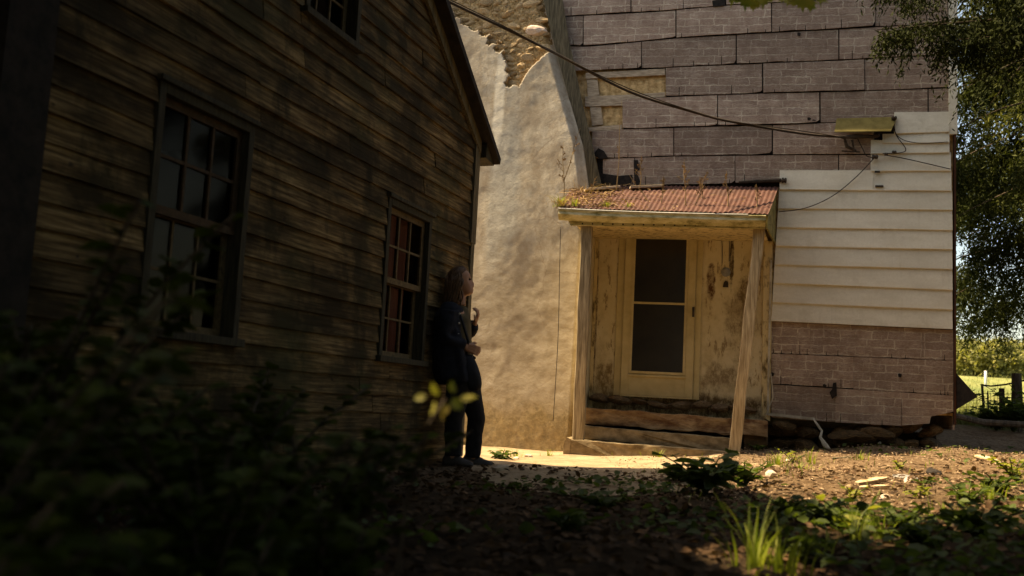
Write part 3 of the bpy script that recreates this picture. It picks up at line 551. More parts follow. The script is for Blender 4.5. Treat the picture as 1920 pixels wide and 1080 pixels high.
MB().box(ix0+.03, ix1-.03, -.080, -.074, zm+.013, iz1-.03).build('pane', M_DPANE, dr); MB().box(ix0+.03, ix1-.03, -.078, -.072, iz0+.03, zm-.013).build('pane', M_DPANE, dr)
x, z = Fx(1300, 585, .1); mb = MB(); mb.box(x-.014, x+.014, -.10, -.089, z-.06, z+.06); mb.tube([(x, -.13, z+.045), (x, -.135, z), (x, -.12, z-.05)], .008); mb.box(x-.008, x+.008, -.13, -.10, z+.03, z+.05); mb.build('handle', M_IRON, dr)
MB().box(dx0-.0, dx1, -.10, -.051, dz0-.02, dz0-.001).build('threshold', M_CREAM, dr)
# wall fixture remains
x, z = Fx(1361, 510, .03); mb = MB(); rr = [[(x+r_*math.cos(q_), y, z+r_*math.sin(q_)) for q_ in (2*math.pi*k/14 for k in range(14))] for r_, y in ((.058, -.02), (.058, -.034), (.035, -.046), (.012, -.05))]; mb.rings(rr); lm = mb.build('fixture_plate', M_GREY, Fh)
x, z = Fx(1360, 533, .03); MB().prism([(x-.03, z-.035), (x+.035, z-.035), (x+.03, z+.025), (x+.005, z+.045), (x-.02, z+.02)], -.045, -.02).build('outlet_box', M_IRON, Fh)
for k, (a_, b_) in enumerate((((1352, 432), (1354, 494)), ((1366, 432), (1367, 490)), ((1371, 434), (1368, 500)))):
    p, q_ = Fx(*a_, .03), Fx(*b_, .03); MB().tube([(p[0], -.025, p[1]), ((p[0]+q_[0])/2+.008, -.03, (p[1]+q_[1])/2), (q_[0], -.03, q_[1])], .004, 5).build('wiring', M_IRON, Fh)
# olive panel, bracket and insulators
P = [Fx(*q_, .12) for q_ in ((1563, 252), (1668, 250), (1684, 218), (1570, 221))]
MB().hexa([(P[0][0], -.20, P[0][1]), (P[1][0], -.20, P[1][1]), (P[2][0], -.06, P[2][1]), (P[3][0], -.06, P[3][1])], [(p[0], y, p[1]+.012) for p, y in zip(P, (-.20, -.20, -.06, -.06))]).build('awning_board', M_OLIVE, Fh)
def FP(px, py, d): x, z = Fx(px, py, d); return Vector((x, -d, z))
mb = MB(); mb.tube([FP(1578, 257, .2), FP(1605, 256, .14), FP(1645, 256, .09)], [.02, .028, .016]); mb.tube([FP(1583, 258, .15), FP(1588, 275, .12), FP(1605, 283, .10)], [.014, .022, .014]); mb.tube([FP(1598, 262, .15), FP(1602, 286, .12)], [.015, .008]); mb.tube([FP(1578, 283, .1), FP(1612, 285, .1)], .009); mb.build('service_bracket', M_IRON, Fh)
def insul(px, py, r_, L_):
    c = FP(px, py, .09); mb = MB(); rr = [[(c.x+dx*L_, c.y+rr_*r_*math.cos(q_)-.02, c.z+rr_*r_*math.sin(q_)) for q_ in (2*math.pi*k/10 for k in range(10))] for dx, rr_ in ((-1, .4), (-.9, .9), (-.3, 1), (0, .6), (.3, 1), (.9, .8), (1, .4))]; mb.rings(rr); mb.build('insulator', M_IRON, Fh, smooth=True)
insul(1640, 295, .03, .035); insul(1661, 290, .02, .02); insul(1676, 286, .02, .025); insul(1643, 254, .028, .035); insul(1470, 339, .035, .03); insul(1676, 222, .025, .03)
mb = MB(); mb.tube([FP(1385, 342, .07), FP(1420, 340, .08), FP(1465, 338, .09)], [.018, .022, .024]); mb.build('conduit', M_IRON, Fh)
# ---------------------------------------------------------------- wires (things)
def wire(label, cat, pts, r_, m_=M_WIRE, seg=5, name='cable', smooth=6):
    P = [Vector(p) for p in pts]; Q = []
    for i in range(len(P)-1):
        p0, p1, p2, p3 = P[max(i-1, 0)], P[i], P[i+1], P[min(i+2, len(P)-1)]
        for k in range(smooth):
            u = k/smooth; Q.append(.5*((2*p1)+(p2-p0)*u+(2*p0-5*p1+4*p2-p3)*u*u+(3*p1-p0-3*p2+p3)*u**3))
    Q.append(P[-1]); o = MB().tube(Q, r_, seg).build(name, m_, smooth=True); return tag(o, label, cat)
ep = FW(Fx(1580, 257, .2)[0], .2, Fx(1580, 257, .2)[1])
wpx = [(780, -32), (835, 0), (950, 55), (1045, 102), (1180, 172), (1300, 210), (1370, 228), (1500, 250)]
wy = [9.6, 9.8, 10.1, 10.35, 10.8, 11.1, 11.3, 11.45]
far = at(780, -32, 9.6); P0 = [far+Vector((-6, -2.2, 2.6)), far+Vector((-2.4, -1.0, .95))]+[at(a_[0], a_[1], y) for a_, y in zip(wpx, wy)]+[ep]
wire('thick black service cable sagging from the upper left to the house bracket', 'cable', P0, .016)
q2 = [p+Vector((.0, -.02, .02*math.sin(k*2.3)+.008)) for k, p in enumerate(P0)]; wire('thin strand wound along the thick black service cable', 'cable', q2, .006)
F2 = lambda px, py, d=.1: FW(*(lambda a_: (a_[0], d, a_[1]))(Fx(px, py, d)))
wire('thin wire drooping across the white clapboards to the porch edge', 'wire', [F2(1640, 295), F2(1605, 332), F2(1560, 368), F2(1510, 390), F2(1460, 397)], .006)
wire('thin wire running right from the insulators over the white clapboards', 'wire', [F2(1661, 291), F2(1700, 298), F2(1782, 317)], .006)
wire('looped wire hanging from the olive board by the top insulator', 'wire', [F2(1676, 222), F2(1680, 252), F2(1698, 278), F2(1690, 286), F2(1655, 288)], .006)
wire('short loop of wire between bracket and insulators', 'wire', [F2(1672, 224), F2(1684, 256), F2(1720, 268), F2(1778, 266)], .005)
wire('second short loop dropping beside the bracket', 'wire', [F2(1608, 260), F2(1618, 280), F2(1625, 292), F2(1640, 296)], .006)
wire('fine wire hanging down in front of the stucco beside the porch', 'wire', [at(1051, 425, 10.9), at(1049, 520, 10.95), at(1046, 640, 11), at(1037, 790, 11)], .004)
# ---------------------------------------------------------------- porch
Po = thing('porch', 'small sagging entrance porch with rusty corrugated roof and leaning post', 'porch', PF, -bF)
# roof corrugated
nc = 210; xa0, xa1 = -1.16, 1.30; zf = [Fx(1047, 389, 1.14)[1]+.0, Fx(1440, 401, 1.14)[1]]
co = []; nr = 7
for j in range(nr+1):
    v = j/nr; y = -1.14+v*1.09
    for i in range(nc+1):
        u = i/nc; xf = -1.17+u*(1.165+1.17); xb2 = -1.12+u*(1.345+1.12); x = xf+(xb2-xf)*v
        z = (zf[0]+(zf[1]-zf[0])*u)*(1-v)+3.30*v+.006*math.sin(u*2*math.pi*44)+.012*math.sin(u*3+1)*math.sin(v*3.1)
        co.append((x, y, z))
co = np.array(co); i = (np.arange(nr)[:, None]*(nc+1)+np.arange(nc)[None]).ravel(); q = np.stack([i, i+1, i+nc+2, i+nc+1], 1)
lo = co-np.array([0, 0, .004]); nn = len(co); rf = fast_mesh('roof_sheet', np.concatenate([co, lo]), np.concatenate([q, q[:, ::-1]+nn]), M_RUST, Po, smooth=True)
def rz_(x, y):  # roof height
    v = (y+1.14)/1.09; u = (x+1.15)/2.4; return (zf[0]+(zf[1]-zf[0])*u)*(1-v)+3.30*v
# underside deck
MB().hexa([(-1.12, -1.10, zf[0]-.03), (1.14, -1.10, zf[1]-.03), (1.30, -.03, 3.27), (-1.08, -.03, 3.27)], [(-1.12, -1.10, zf[0]-.012), (1.14, -1.10, zf[1]-.012), (1.30, -.03, 3.285), (-1.08, -.03, 3.285)]).build('roof_deck', M_MOSSW, Po)
# gutter: K profile swept along the front
gl_ = Fx(1047, 392, 1.2); gr_ = Fx(1436, 404, 1.2); prof = [(0, .0), (.10, .0), (.115, -.015), (.105, -.03), (.112, -.055), (.085, -.085), (.055, -.105), (.0, -.105), (0, -.098), (.05, -.098), (.078, -.08), (.103, -.05), (.096, -.03), (.103, -.012), (.09, -.004), (0, -.004)]
prof = [(.112, .004), (.116, -.006), (.106, -.028), (.112, -.055), (.085, -.085), (.055, -.108), (0, -.108), (0, .0), (.006, .0), (.006, -.100), (.05, -.100), (.078, -.08), (.103, -.053), (.098, -.028), (.104, -.006), (.104, .004)]
rr = []
for k in range(25):
    u = k/24; x = gl_[0]+(gr_[0]-gl_[0])*u; z = gl_[1]+(gr_[1]-gl_[1])*u-.006*math.sin(u*math.pi)*2-.004*math.sin(u*9)
    rr.append([(x, -1.10-a_, z+b_) for a_, b_ in prof])
MB().rings(rr).build('gutter', M_GUT, Po)
# white lip bead
MB().tube([(gl_[0]+(gr_[0]-gl_[0])*k/12, -1.214, gl_[1]+(gr_[1]-gl_[1])*k/12+.005-.012*math.sin(k/12*math.pi)) for k in range(12)], .006, 6).build('gutter_lip', M_PALE, Po)
# fascia/soffit
zl, zr_ = Fx(1090, 424, 1.05)[1], Fx(1432, 430, 1.05)[1]
MB().prism([(-1.02, zl), (1.14, zr_), (1.14, zf[1]-.03), (-1.10, zf[0]-.03)], -1.095, -1.065).build('fascia', M_GUT, Po)
MB().hexa([(-.95, -1.064, zl), (1.12, -1.064, zr_), (1.24, -.022, zr_+.04), (-.95, -.022, zl+.04)], [(-.95, -1.064, zl+.015), (1.12, -1.064, zr_+.015), (1.24, -.022, zr_+.055), (-.95, -.022, zl+.055)]).build('ceiling', M_CREAMD, Po)
for k in range(18):
    x = -.88+k*.115; MB().box(x-.008, x+.008, -1.101, -1.0955, zl+.012+(zr_-zl)*k/18, zl+.028+(zr_-zl)*k/18).build('vent_slot', M_TAR, Po)
# rake end boards
zE = Fx(1455, 455, .05)[1]
for k in range(3):
    a_, b_ = k/3, (k+1)/3
    def yz(v, f_): 
        top_ = zf[1]-.012+(3.28-zf[1])*v; bot_ = zr_+(zE-zr_)*v*.6-.0; return top_+(bot_-top_)*f_
    y0_, y1_ = -1.095, -.03
    mb = MB(); mb.hexa([(1.145, y0_, yz(0, b_)+.002), (1.165, y0_, yz(0, b_)+.002), (1.325, y1_, yz(1, b_)+.002), (1.305, y1_, yz(1, b_)+.002)], [(1.145, y0_, yz(0, a_)), (1.165, y0_, yz(0, a_)), (1.325, y1_, yz(1, a_)), (1.305, y1_, yz(1, a_))]); mb.build('rake_board', M_MOSSW, Po)
# posts
def post(b, t, w_, d_, m_):
    rr = []
    for k in range(9):
        u = k/8; x = b[0]+(t[0]-b[0])*u; y = b[1]+(t[1]-b[1])*u; z = b[2]+(t[2]-b[2])*u; e = .005*math.sin(k*2.1); h = w_/2*(1+.06*math.sin(k*1.7))
        rr.append([(x-h+e, y-d_/2, z), (x+h+e, y-d_/2, z), (x+h+e, y+d_/2, z), (x-h+e, y+d_/2, z)])
    return MB().rings(rr).build('post', m_, Po, bevel=.008)
pb = Fx(1084, 828, 1.0); pt_ = Fx(1101, 424, 1.0); post((pb[0], -1.0, pb[1]), (pt_[0], -1.0, pt_[1]), .125, .12, M_TRIM2 if 'M_TRIM2' in globals() else simple('grey_weathered_post', (.16, .12, .07), (.46, .37, .24), (20, 20, 1.5), 2.2, .85))
pb = Fx(1376, 848, 1.12); pt_ = Fx(1424, 430, 1.0); o = post((pb[0], -1.12, pb[1]-.02), (pt_[0], -1.0, pt_[1]), .12, .12, simple('pale_leaning_post', (.24, .17, .09), (.56, .44, .27), (20, 20, 1.5), 2.2, .85)); tag(o, 'leaning pale post')
# left side wall of the recess
MB().hexa([(-.90, -.92, .50), (-.865, -.92, .50), (-.845, -.022, .50), (-.88, -.022, .50)], [(-.90, -.92, zl+.0), (-.865, -.92, zl), (-.845, -.022, zl+.03), (-.88, -.022, zl+.03)]).build('side_wall', M_PLAST, Po)
MB().box(-.842, -.80, -.04, -.0205, .52, 2.6).build('corner_batten', M_CREAMD, Po)
# steps
def jag(a_, b_, n_, amp): return [(a_[0]+(b_[0]-a_[0])*k/n_, a_[1]+(b_[1]-a_[1])*k/n_+(random.uniform(-amp, amp) if 0 < k < n_ else 0)) for k in range(n_+1)]
def step(px_tl, px_tr, th, d, back, m_, amp=.006, nm='step', lab=None):
    a_ = Fx(*px_tl, d); b_ = Fx(*px_tr, d); tp = jag(b_, a_, 22, amp*.6); bt = jag((a_[0], a_[1]-th), (b_[0], b_[1]-th), 22, amp)
    o = MB().prism(bt+tp, lambda x, z: -d+.006*math.sin(x*7)+.004*math.sin(x*19+z*50), -back).build(nm, m_, Po, bevel=.006)
    if lab: tag(o, lab)
step((1090, 763), (1440, 789), .185, .62, .05, M_CONCR, .016, lab='cracked top slab with broken lower edge'); step((1083, 797), (1384, 823), .15, .84, .30, M_CONC, .006); step((1062, 823), (1392, 849), .24, 1.10, .40, M_CONC, .008)
MB().prism([(Fx(1056, 850, 1.1)[0], -.05), (Fx(1068, 850, 1.1)[0], -.05), (Fx(1070, 824, 1.1)[0], .185), (Fx(1063, 821, 1.1)[0], .20), (Fx(1057, 832, 1.1)[0], .13)], -1.115, -.5).build('step_end', M_CONC, Po)
MB().box(-.80, 1.2, -.50, -.03, -.1, .37).build('step_base', M_TAR, Po)
P = [Fx(*q_, .55) for q_ in ((1392, 800), (1440, 795), (1440, 835), (1395, 845))]; MB().prism(P[::-1], -.58, -.05).build('step_block', M_STONEG, Po, bevel=.02)
# ---------------------------------------------------------------- person leaning at the house corner
def blob(mb, c, r, ax=None):
    c = Vector(c); rr = []
    for i in range(1, 8):
        a_ = math.pi*i/8; rr.append([(c.x+r[0]*math.sin(a_)*math.cos(q_), c.y+r[1]*math.sin(a_)*math.sin(q_), c.z+r[2]*math.cos(a_)) for q_ in (2*math.pi*k/12 for k in range(12))])
    mb.rings(rr)
def remeshed(mb, vox, smooth=6):
    me = bpy.data.meshes.new('tmp'); me.from_pydata(mb.v, [], mb.f); bm = bmesh.new(); bm.from_mesh(me); bmesh.ops.recalc_face_normals(bm, faces=bm.faces); bm.to_mesh(me); bm.free()
    o = link(bpy.data.objects.new('tmp', me)); r_ = o.modifiers.new('r', 'REMESH'); r_.mode = 'VOXEL'; r_.voxel_size = vox; s_ = o.modifiers.new('s', 'SMOOTH'); s_.iterations = smooth; s_.factor = .5
    dg = bpy.context.evaluated_depsgraph_get(); ev = o.evaluated_get(dg).to_mesh()
    co = np.empty(len(ev.vertices)*3); ev.vertices.foreach_get('co', co); fs = [tuple(p.vertices) for p in ev.polygons]; bpy.data.objects.remove(o)
    out = MB(); out.add([tuple(v) for v in co.reshape(-1, 3)], fs); return out
Yc = 8.38
B = lambda px, py, dy=0: at(px, py, Yc+dy)
pz = Vector((B(865, 873).x, Yc, 0)); Pn = thing('person', 'long-haired person in dark jacket leaning at the timber house corner and looking up', 'person', pz)
def J(px, py, dy=0): return B(px, py, dy)-pz
hd = J(865, 528); tilt = R(14)
fx = Vector((math.cos(tilt), .10, math.sin(tilt))).normalized(); sx_ = Vector((0, 1, 0)); uz = fx.cross(sx_).normalized(); uz = uz if uz.z > 0 else -uz; sx_ = uz.cross(fx)
body = MB()
sec = [(-.128, .050, -.01, .02), (-.118, .078, -.02, .040), (-.10, .086, -.035, .050), (-.075, .086, -.055, .058), (-.05, .086, -.072, .064), (-.025, .084, -.085, .069), (0, .082, -.093, .073), (.025, .087, -.098, .076), (.055, .084, -.10, .076), (.08, .070, -.095, .070), (.103, .045, -.075, .055), (.118, .01, -.045, .03)]
rr = []
for h, fr_, bk_, wd in sec:
    ring = []
    for k in range(28):
        q_ = 2*math.pi*k/28; cs, sn = math.cos(q_), math.sin(q_); c0 = (fr_+bk_)/2; r0 = (fr_-bk_)/2; x = c0+r0*cs; y = wd*sn
        if k == 0: x += {-.05: .020, -.025: .022, 0: .010, .025: -.002}.get(h, 0)+(.005 if h in (-.075,) else 0)
        if k in (1, 27): x += {-.05: .010, -.025: .007}.get(h, 0)
        if k in (2, 3, 26, 25) and h == 0: x -= .009
        ring.append(hd+fx*x+sx_*y+uz*h)
    rr.append(ring)
body.rings(rr)
body.tube([J(860, 572), J(862, 556), hd-uz*.07-fx*.02], [.062, .052, .055], 12)
blob(body, J(853, 590), (.10, .17, .07)); body.tube([J(852, 590), J(850, 625), J(853, 660), J(862, 690), J(868, 705)], [.11, .125, .11, .125, .12], 14)
hipR, hipL = J(862, 706, -.09), J(872, 706, .09)
kR, aR_ = J(850, 788, -.11), J(849, 860, -.12); kL, aLg = J(893, 783, .10), J(886, 862, .11)
for h_, k_, a_ in ((hipR, kR, aR_), (hipL, kL, aLg)): body.tube([h_, (h_+k_)/2, k_, (k_+a_)/2, a_], [.09, .078, .056, .053, .038], 12)
shR, elR, wrR = J(842, 584, -.17), J(833, 636, -.22), J(874, 650, -.15); shL, elL, wrL = J(862, 584, .17), J(870, 640, .20), J(890, 606, .07)
for s_, e_, w__ in ((shR, elR, wrR), (shL, elL, wrL)): body.tube([s_, (s_+e_)/2, e_, (e_+w__)/2, w__], [.052, .046, .040, .036, .027], 10)
def hand(w__, d_, side, curl):
    d_ = d_.normalized(); side = (side-d_*side.dot(d_)).normalized(); nn_ = d_.cross(side)
    for k in range(3): body.tube([w__+side*(-.02+.02*k), w__+d_*.04+side*(-.024+.024*k), w__+d_*.085+side*(-.028+.028*k)], [.018, .017, .014], 8)
    for k, L_ in enumerate((.062, .072, .068, .052)):
        b_ = w__+d_*.085+side*(-.033+.022*k); m1 = b_+(d_*math.cos(curl*.5)+nn_*math.sin(curl*.5))*L_*.5; m2 = m1+(d_*math.cos(curl*1.2)+nn_*math.sin(curl*1.2))*L_*.35; m3 = m2+(d_*math.cos(curl*1.8)+nn_*math.sin(curl*1.8))*L_*.3
        body.tube([b_, m1, m2, m3], [.0095, .009, .0085, .007], 7)
    t0 = w__+d_*.03+side*-.03; body.tube([t0, t0-side*.028+d_*.03+nn_*.01, t0-side*.03+d_*.06+nn_*.025], [.012, .0105, .008], 7)
hand(wrR, J(893, 657, -.12)-wrR, Vector((0, 0, -1)), .7); hand(wrL, J(896, 590, .04)-wrL, Vector((0, 1, 0)), 1.0)
bo = remeshed(body, .0065, 3).build('body', M_SKIN, Pn, smooth=True)
for sg in (-1, 1):
    c = hd+fx*.074+sx_*sg*.031+uz*.003; mb = MB(); blob(mb, c, (.011, .011, .009)); mb.build('eye', M_DARK, Pn, smooth=True)
# top, jacket, trousers, shoes
mb = MB(); mb.tube([J(861, 573), J(856, 600), J(854, 640), J(860, 672), J(868, 706)], [.075, .128, .140, .130, .13], 14); blob(mb, J(853, 594), (.115, .165, .06)); remeshed(mb, .012).build('top', M_TOP, Pn, smooth=True)
mb = MB()
for sg in (-1, 1):       # two jacket fronts, open in the middle
    mb.tube([J(846, 572, sg*.06), J(838, 600, sg*.10), J(838, 640, sg*.11), J(842, 680, sg*.12), J(846, 712, sg*.13)], [.075, .118, .122, .125, .115], 12)
    mb.tube([J(848, 585, sg*.14), J(848, 620, sg*.16), J(858, 670, sg*.16), J(866, 718, sg*.15)], [.07, .07, .075, .07], 10)
blob(mb, J(851, 585), (.10, .185, .055))
for s_, e_, w__ in ((shR, elR, wrR), (shL, elL, wrL)): mb.tube([s_, (s_+e_)/2, e_, (e_*.45+w__*.55), w__+(e_-w__)*.06], [.078, .070, .064, .060, .052], 12)
mb.tube([J(826, 655, -.1), J(828, 690, -.08), J(834, 715, 0)], [.07, .085, .07], 10)
ja = remeshed(mb, .012, 4); ja = ja.build('jacket', M_NAVY, Pn, smooth=True)
tx = bpy.data.textures.new('folds', 'CLOUDS'); tx.noise_scale = .12; dm = ja.modifiers.new('folds', 'DISPLACE'); dm.texture = tx; dm.strength = .035; dm.texture_coords = 'LOCAL'
for k, (px, py) in enumerate(((862, 588), (861, 606), (859, 626))): m2 = MB(); blob(m2, J(px, py, -.20), (.008, .008, .008)); m2.build('button', M_PALE, Pn)
mb = MB(); mb.tube([J(862, 686), J(866, 715)], [.15, .15], 14)
for h_, k_, a_ in ((hipR, kR, aR_), (hipL, kL, aLg)): mb.tube([h_, (h_+k_)/2, k_, (k_+a_)/2, a_+Vector((0, 0, .02))], [.115, .10, .078, .072, .066], 12)
tr_ = remeshed(mb, .012, 4).build('trousers', M_TROU, Pn, smooth=True); dm = tr_.modifiers.new('folds', 'DISPLACE'); dm.texture = tx; dm.strength = .02
for a_, yw in ((aR_, -.1), (aLg, .15)):
    g_ = GZ(pz.x+a_.x, pz.y+a_.y); rr = []
    for x, hw, ht in ((-.085, .02, .05), (-.07, .036, .085), (-.02, .04, .10), (.04, .042, .085), (.10, .046, .055), (.145, .04, .042), (.17, .018, .028)):
        rr.append([(a_.x+x, a_.y+yw*x+hw*c_, g_-pz.z+ht*h2) for c_, h2 in ((-1, 0), (-1.02, .35), (-.8, .8), (-.3, 1), (.3, 1), (.8, .8), (1.02, .35), (1, 0))])
    MB().rings(rr).build('shoe', M_SHOE, Pn, smooth=True)
# shoulder bag hanging in front of the hip
mb = MB(); c = J(884, 698, -.12); rr = []
for u, hw, hd2 in ((-.15, .04, .03), (-.14, .08, .055), (-.05, .10, .07), (.06, .09, .06), (.13, .07, .04), (.15, .05, .02)):
    rr.append([(c.x+hw*math.cos(q_)*(1 if math.cos(q_) > 0 else .9)-.02-u*.28, c.y+hd2*math.sin(q_), c.z+u) for q_ in (2*math.pi*k/14 for k in range(14))])
mb.rings(rr); bg = mb.build('shoulder_bag', M_BAG, None, smooth=True, sub=1); bg.location = pz; tag(bg, 'black shoulder bag hanging at the hip of the leaning person', 'bag')
mb = MB(); mb.tube([c+Vector((-.05, 0, .12)), J(878, 640, -.16), J(866, 600, -.16), J(856, 574, -.10), J(850, 580, .05), J(862, 650, .16), c+Vector((.02, .04, .12))], .012, 6); mb.build('strap', M_BAG, bg)
# hair
mb = MB(); rr = []
for h, bk_, wd, fr_ in ((-.10, -.085, .070, -.02), (-.06, -.10, .080, .0), (-.02, -.112, .085, .01), (.03, -.118, .088, .035), (.07, -.112, .086, .062), (.10, -.095, .075, .070), (.125, -.06, .05, .05), (.135, -.03, .02, .015)):
    rr.append([hd+fx*((fr_+bk_)/2+(fr_-bk_)/2*math.cos(q_))+sx_*wd*math.sin(q_)+uz*h for q_ in (2*math.pi*k/20 for k in range(20))])
mb.rings(rr)
for k in range(120):
    q_ = random.uniform(.30, 1.7)*math.pi; 
    if math.cos(q_) > .35: continue
    p0 = hd+fx*(-.02+.095*math.cos(q_))+sx_*.083*math.sin(q_)+uz*random.uniform(-.03, .07); L_ = random.uniform(.18, .34); wv = random.uniform(0, 6)
    P = [p0]
    for j in range(1, 7): u = j/6; P.append(p0+Vector((-.012*u+.012*math.sin(wv+u*7), .010*math.cos(wv+u*6)+sx_.y*.03*math.sin(q_)*u, -L_*u)))
    mb.tube(P, [.011, .012, .011, .010, .008, .006, .002], 5)
mb.build('hair', M_HAIR, Pn, smooth=True)
# ---------------------------------------------------------------- vegetation
def gp(px, py):
    d = ray(px, py); t = 1.0
    for _ in range(4000):
        p = CAM+d*t
        if p.z < GZ(p.x, p.y): break
        t += .01+t*.002
    return CAM+d*t
def rnd(n, s=1): return rng.normal(0, s, (n, 3))
def grass(px, py, n, h, label, m_=M_GRASS, spread=.06, group=None, loc=None, name='grass_tuft', w_=.007, lean=.5, cat='grass'):
    p = loc if loc is not None else gp(px, py); co = []; f = []
    for k in range(n):
        a_ = random.uniform(0, 6.28); r_ = abs(random.gauss(0, spread)); b = Vector((r_*math.cos(a_), r_*math.sin(a_), -.01)); L_ = h*random.uniform(.5, 1.1); ld = Vector((math.cos(a_+random.uniform(-.6, .6)), math.sin(a_), 0))*lean*random.uniform(.3, 1.2); sd = Vector((-ld.y, ld.x, 0)).normalized()*w_*random.uniform(.7, 1.2); i0 = len(co)
        for j in range(5):
            u = j/4; c = b+Vector((0, 0, L_*(u-.35*lean*u*u)))+ld*L_*u*u; ww = sd*(1-u*.92); co += [c-ww, c+ww]
        f += [(i0+2*j, i0+2*j+1, i0+2*j+3, i0+2*j+2) for j in range(4)]
    o = fast_mesh(name, np.array([tuple(c) for c in co]), np.array(f), m_); o.location = p; return tag(o, label, cat, group)
def plant(p, label, ns, h, nl, ls, m_=M_LEAF, lean=.35, name='leafy_plant', cat='plant', stemm=None, wr=.55, group=None):
    root = thing(name, label, cat, p, 0, group); base = []; dr_ = []; nm = []; st = MB()
    for k in range(ns):
        a_ = 6.28*k/ns+random.uniform(-.5, .5); ln = lean*random.uniform(.3, 1.2); L_ = h*random.uniform(.65, 1.1); P = []
        for j in range(6): u = j/5; P.append(Vector((math.cos(a_)*ln*L_*u*(.4+u), math.sin(a_)*ln*L_*u*(.4+u), L_*(u-.12*u*u)-.02)))
        st.tube(P, [.004+.004*h*(1-j/6) for j in range(6)], 5)
        for j in range(nl):
            u = .25+.75*(j+random.random())/nl; i = min(4, int(u*5)); c = P[i].lerp(P[i+1], u*5-i); b2 = random.uniform(0, 6.28)
            base.append(c); dr_.append((math.cos(b2), math.sin(b2), random.uniform(-.2, .5))); nm.append((random.gauss(0, .35), random.gauss(0, .35), 1))
    st.build('stem', stemm or M_LEAF, root)
    n_ = len(base); L2 = ls*rng.uniform(.55, 1.15, n_); co, q = leaves(np.array([tuple(b) for b in base]), np.array(dr_), np.array(nm), L2, L2*wr, .12); lf = fast_mesh('foliage', co, q, m_, root); return root
def spruce(label, base, H, Rr, zlow, seed, nw=5, npb=420, m_=M_SPR, az=None, name='spruce_tree', dens=.34, sag=.35, ndl=(.10, .17), wdt=.2, extra=(), hng=.6, nn=8, sp_f=3.2):
    r_ = np.random.default_rng(seed); root = thing(name, label, 'tree', base); tk = MB(); tk.tube([(0, 0, -.3), (.03, .02, H*.3), (-.02, .03, H*.7), (0, 0, H)], [H*.022, H*.017, H*.009, .02], 10); tk.build('trunk', M_BARK, root)
    bm_ = MB(); C0 = []; D0 = []; z = zlow; bl_ = list(extra)
    while z < H*.97:
        L0 = Rr*(1-(z-zlow)/(H-zlow))**.75; bl_ += [(r_.uniform(0, 6.28), z+r_.uniform(-.2, .2), L0*r_.uniform(.7, 1.1)) for k in range(nw)]; z += dens*(.8+.4*r_.random())
    for a_, zz, L_ in bl_:
        d = np.array([math.cos(a_), math.sin(a_), 0]); s_ = np.array([-d[1], d[0], 0])
        pt = lambda u: d*L_*u+np.array([0, 0, zz+L_*(.10*u-sag*u*u+.10*u**4)])
        bm_.tube([pt(u) for u in (0, .25, .5, .75, 1)], [.035*L_/3+.01, .025*L_/3+.006, .014, .009, .004], 5)
        n_ = int(npb*L_/Rr)+20; u = r_.uniform(.10, 1, n_)**.8; side = r_.normal(0, 1, n_)*.20*L_*(1.1-u)*1.2; P = np.stack([pt(x) for x in u])+s_[None]*side[:, None]; P[:, 2] -= np.abs(side)*.25
        kp = (np.sin(P[:, 0]*sp_f)+np.sin(P[:, 1]*sp_f*.9+1)+np.sin(P[:, 2]*sp_f*.8+a_)+r_.normal(0, .3, n_)) > -.12; P, u, side = P[kp], u[kp], side[kp]; n_ = len(P)
        hl_ = hng*r_.uniform(.25, 1, n_)*(.45+.75*np.sin(u*3.1)); out = d*.25+s_*.35*np.sign(side)[:, None]+r_.normal(0, .18, P.shape)
        for j in range(nn):
            v = (j+r_.random(n_))/nn; Q = P+out*(hl_*v*.6)[:, None]; Q[:, 2] -= hl_*v
            C0.append(Q+r_.normal(0, .012, P.shape)); D0.append(r_.normal(0, .75, P.shape)+out*.6+np.array([0, 0, -.75]))
    C0 = np.concatenate(C0); D0 = np.concatenate(D0); n_ = len(C0); L2 = r_.uniform(*ndl, n_); co, q = leaves(C0, D0, r_.normal(0, 1, (n_, 3)), L2, L2*wdt, .2, six=False)
    bm_.build('limbs', M_BARK, root); cr = fast_mesh('crown', co, q, m_, root); return root
GAPS = [(*gp(px, py), r_) for px, py, r_ in ((1650, 1000, .33), (1710, 980, .30), (1592, 1005, .27), (1450, 1055, .31), (1850, 950, .35), (1400, 1070, .27))]+[(*at(832, 750, 2.0), .30)]      # canopy holes cut along the sun path to light these spots
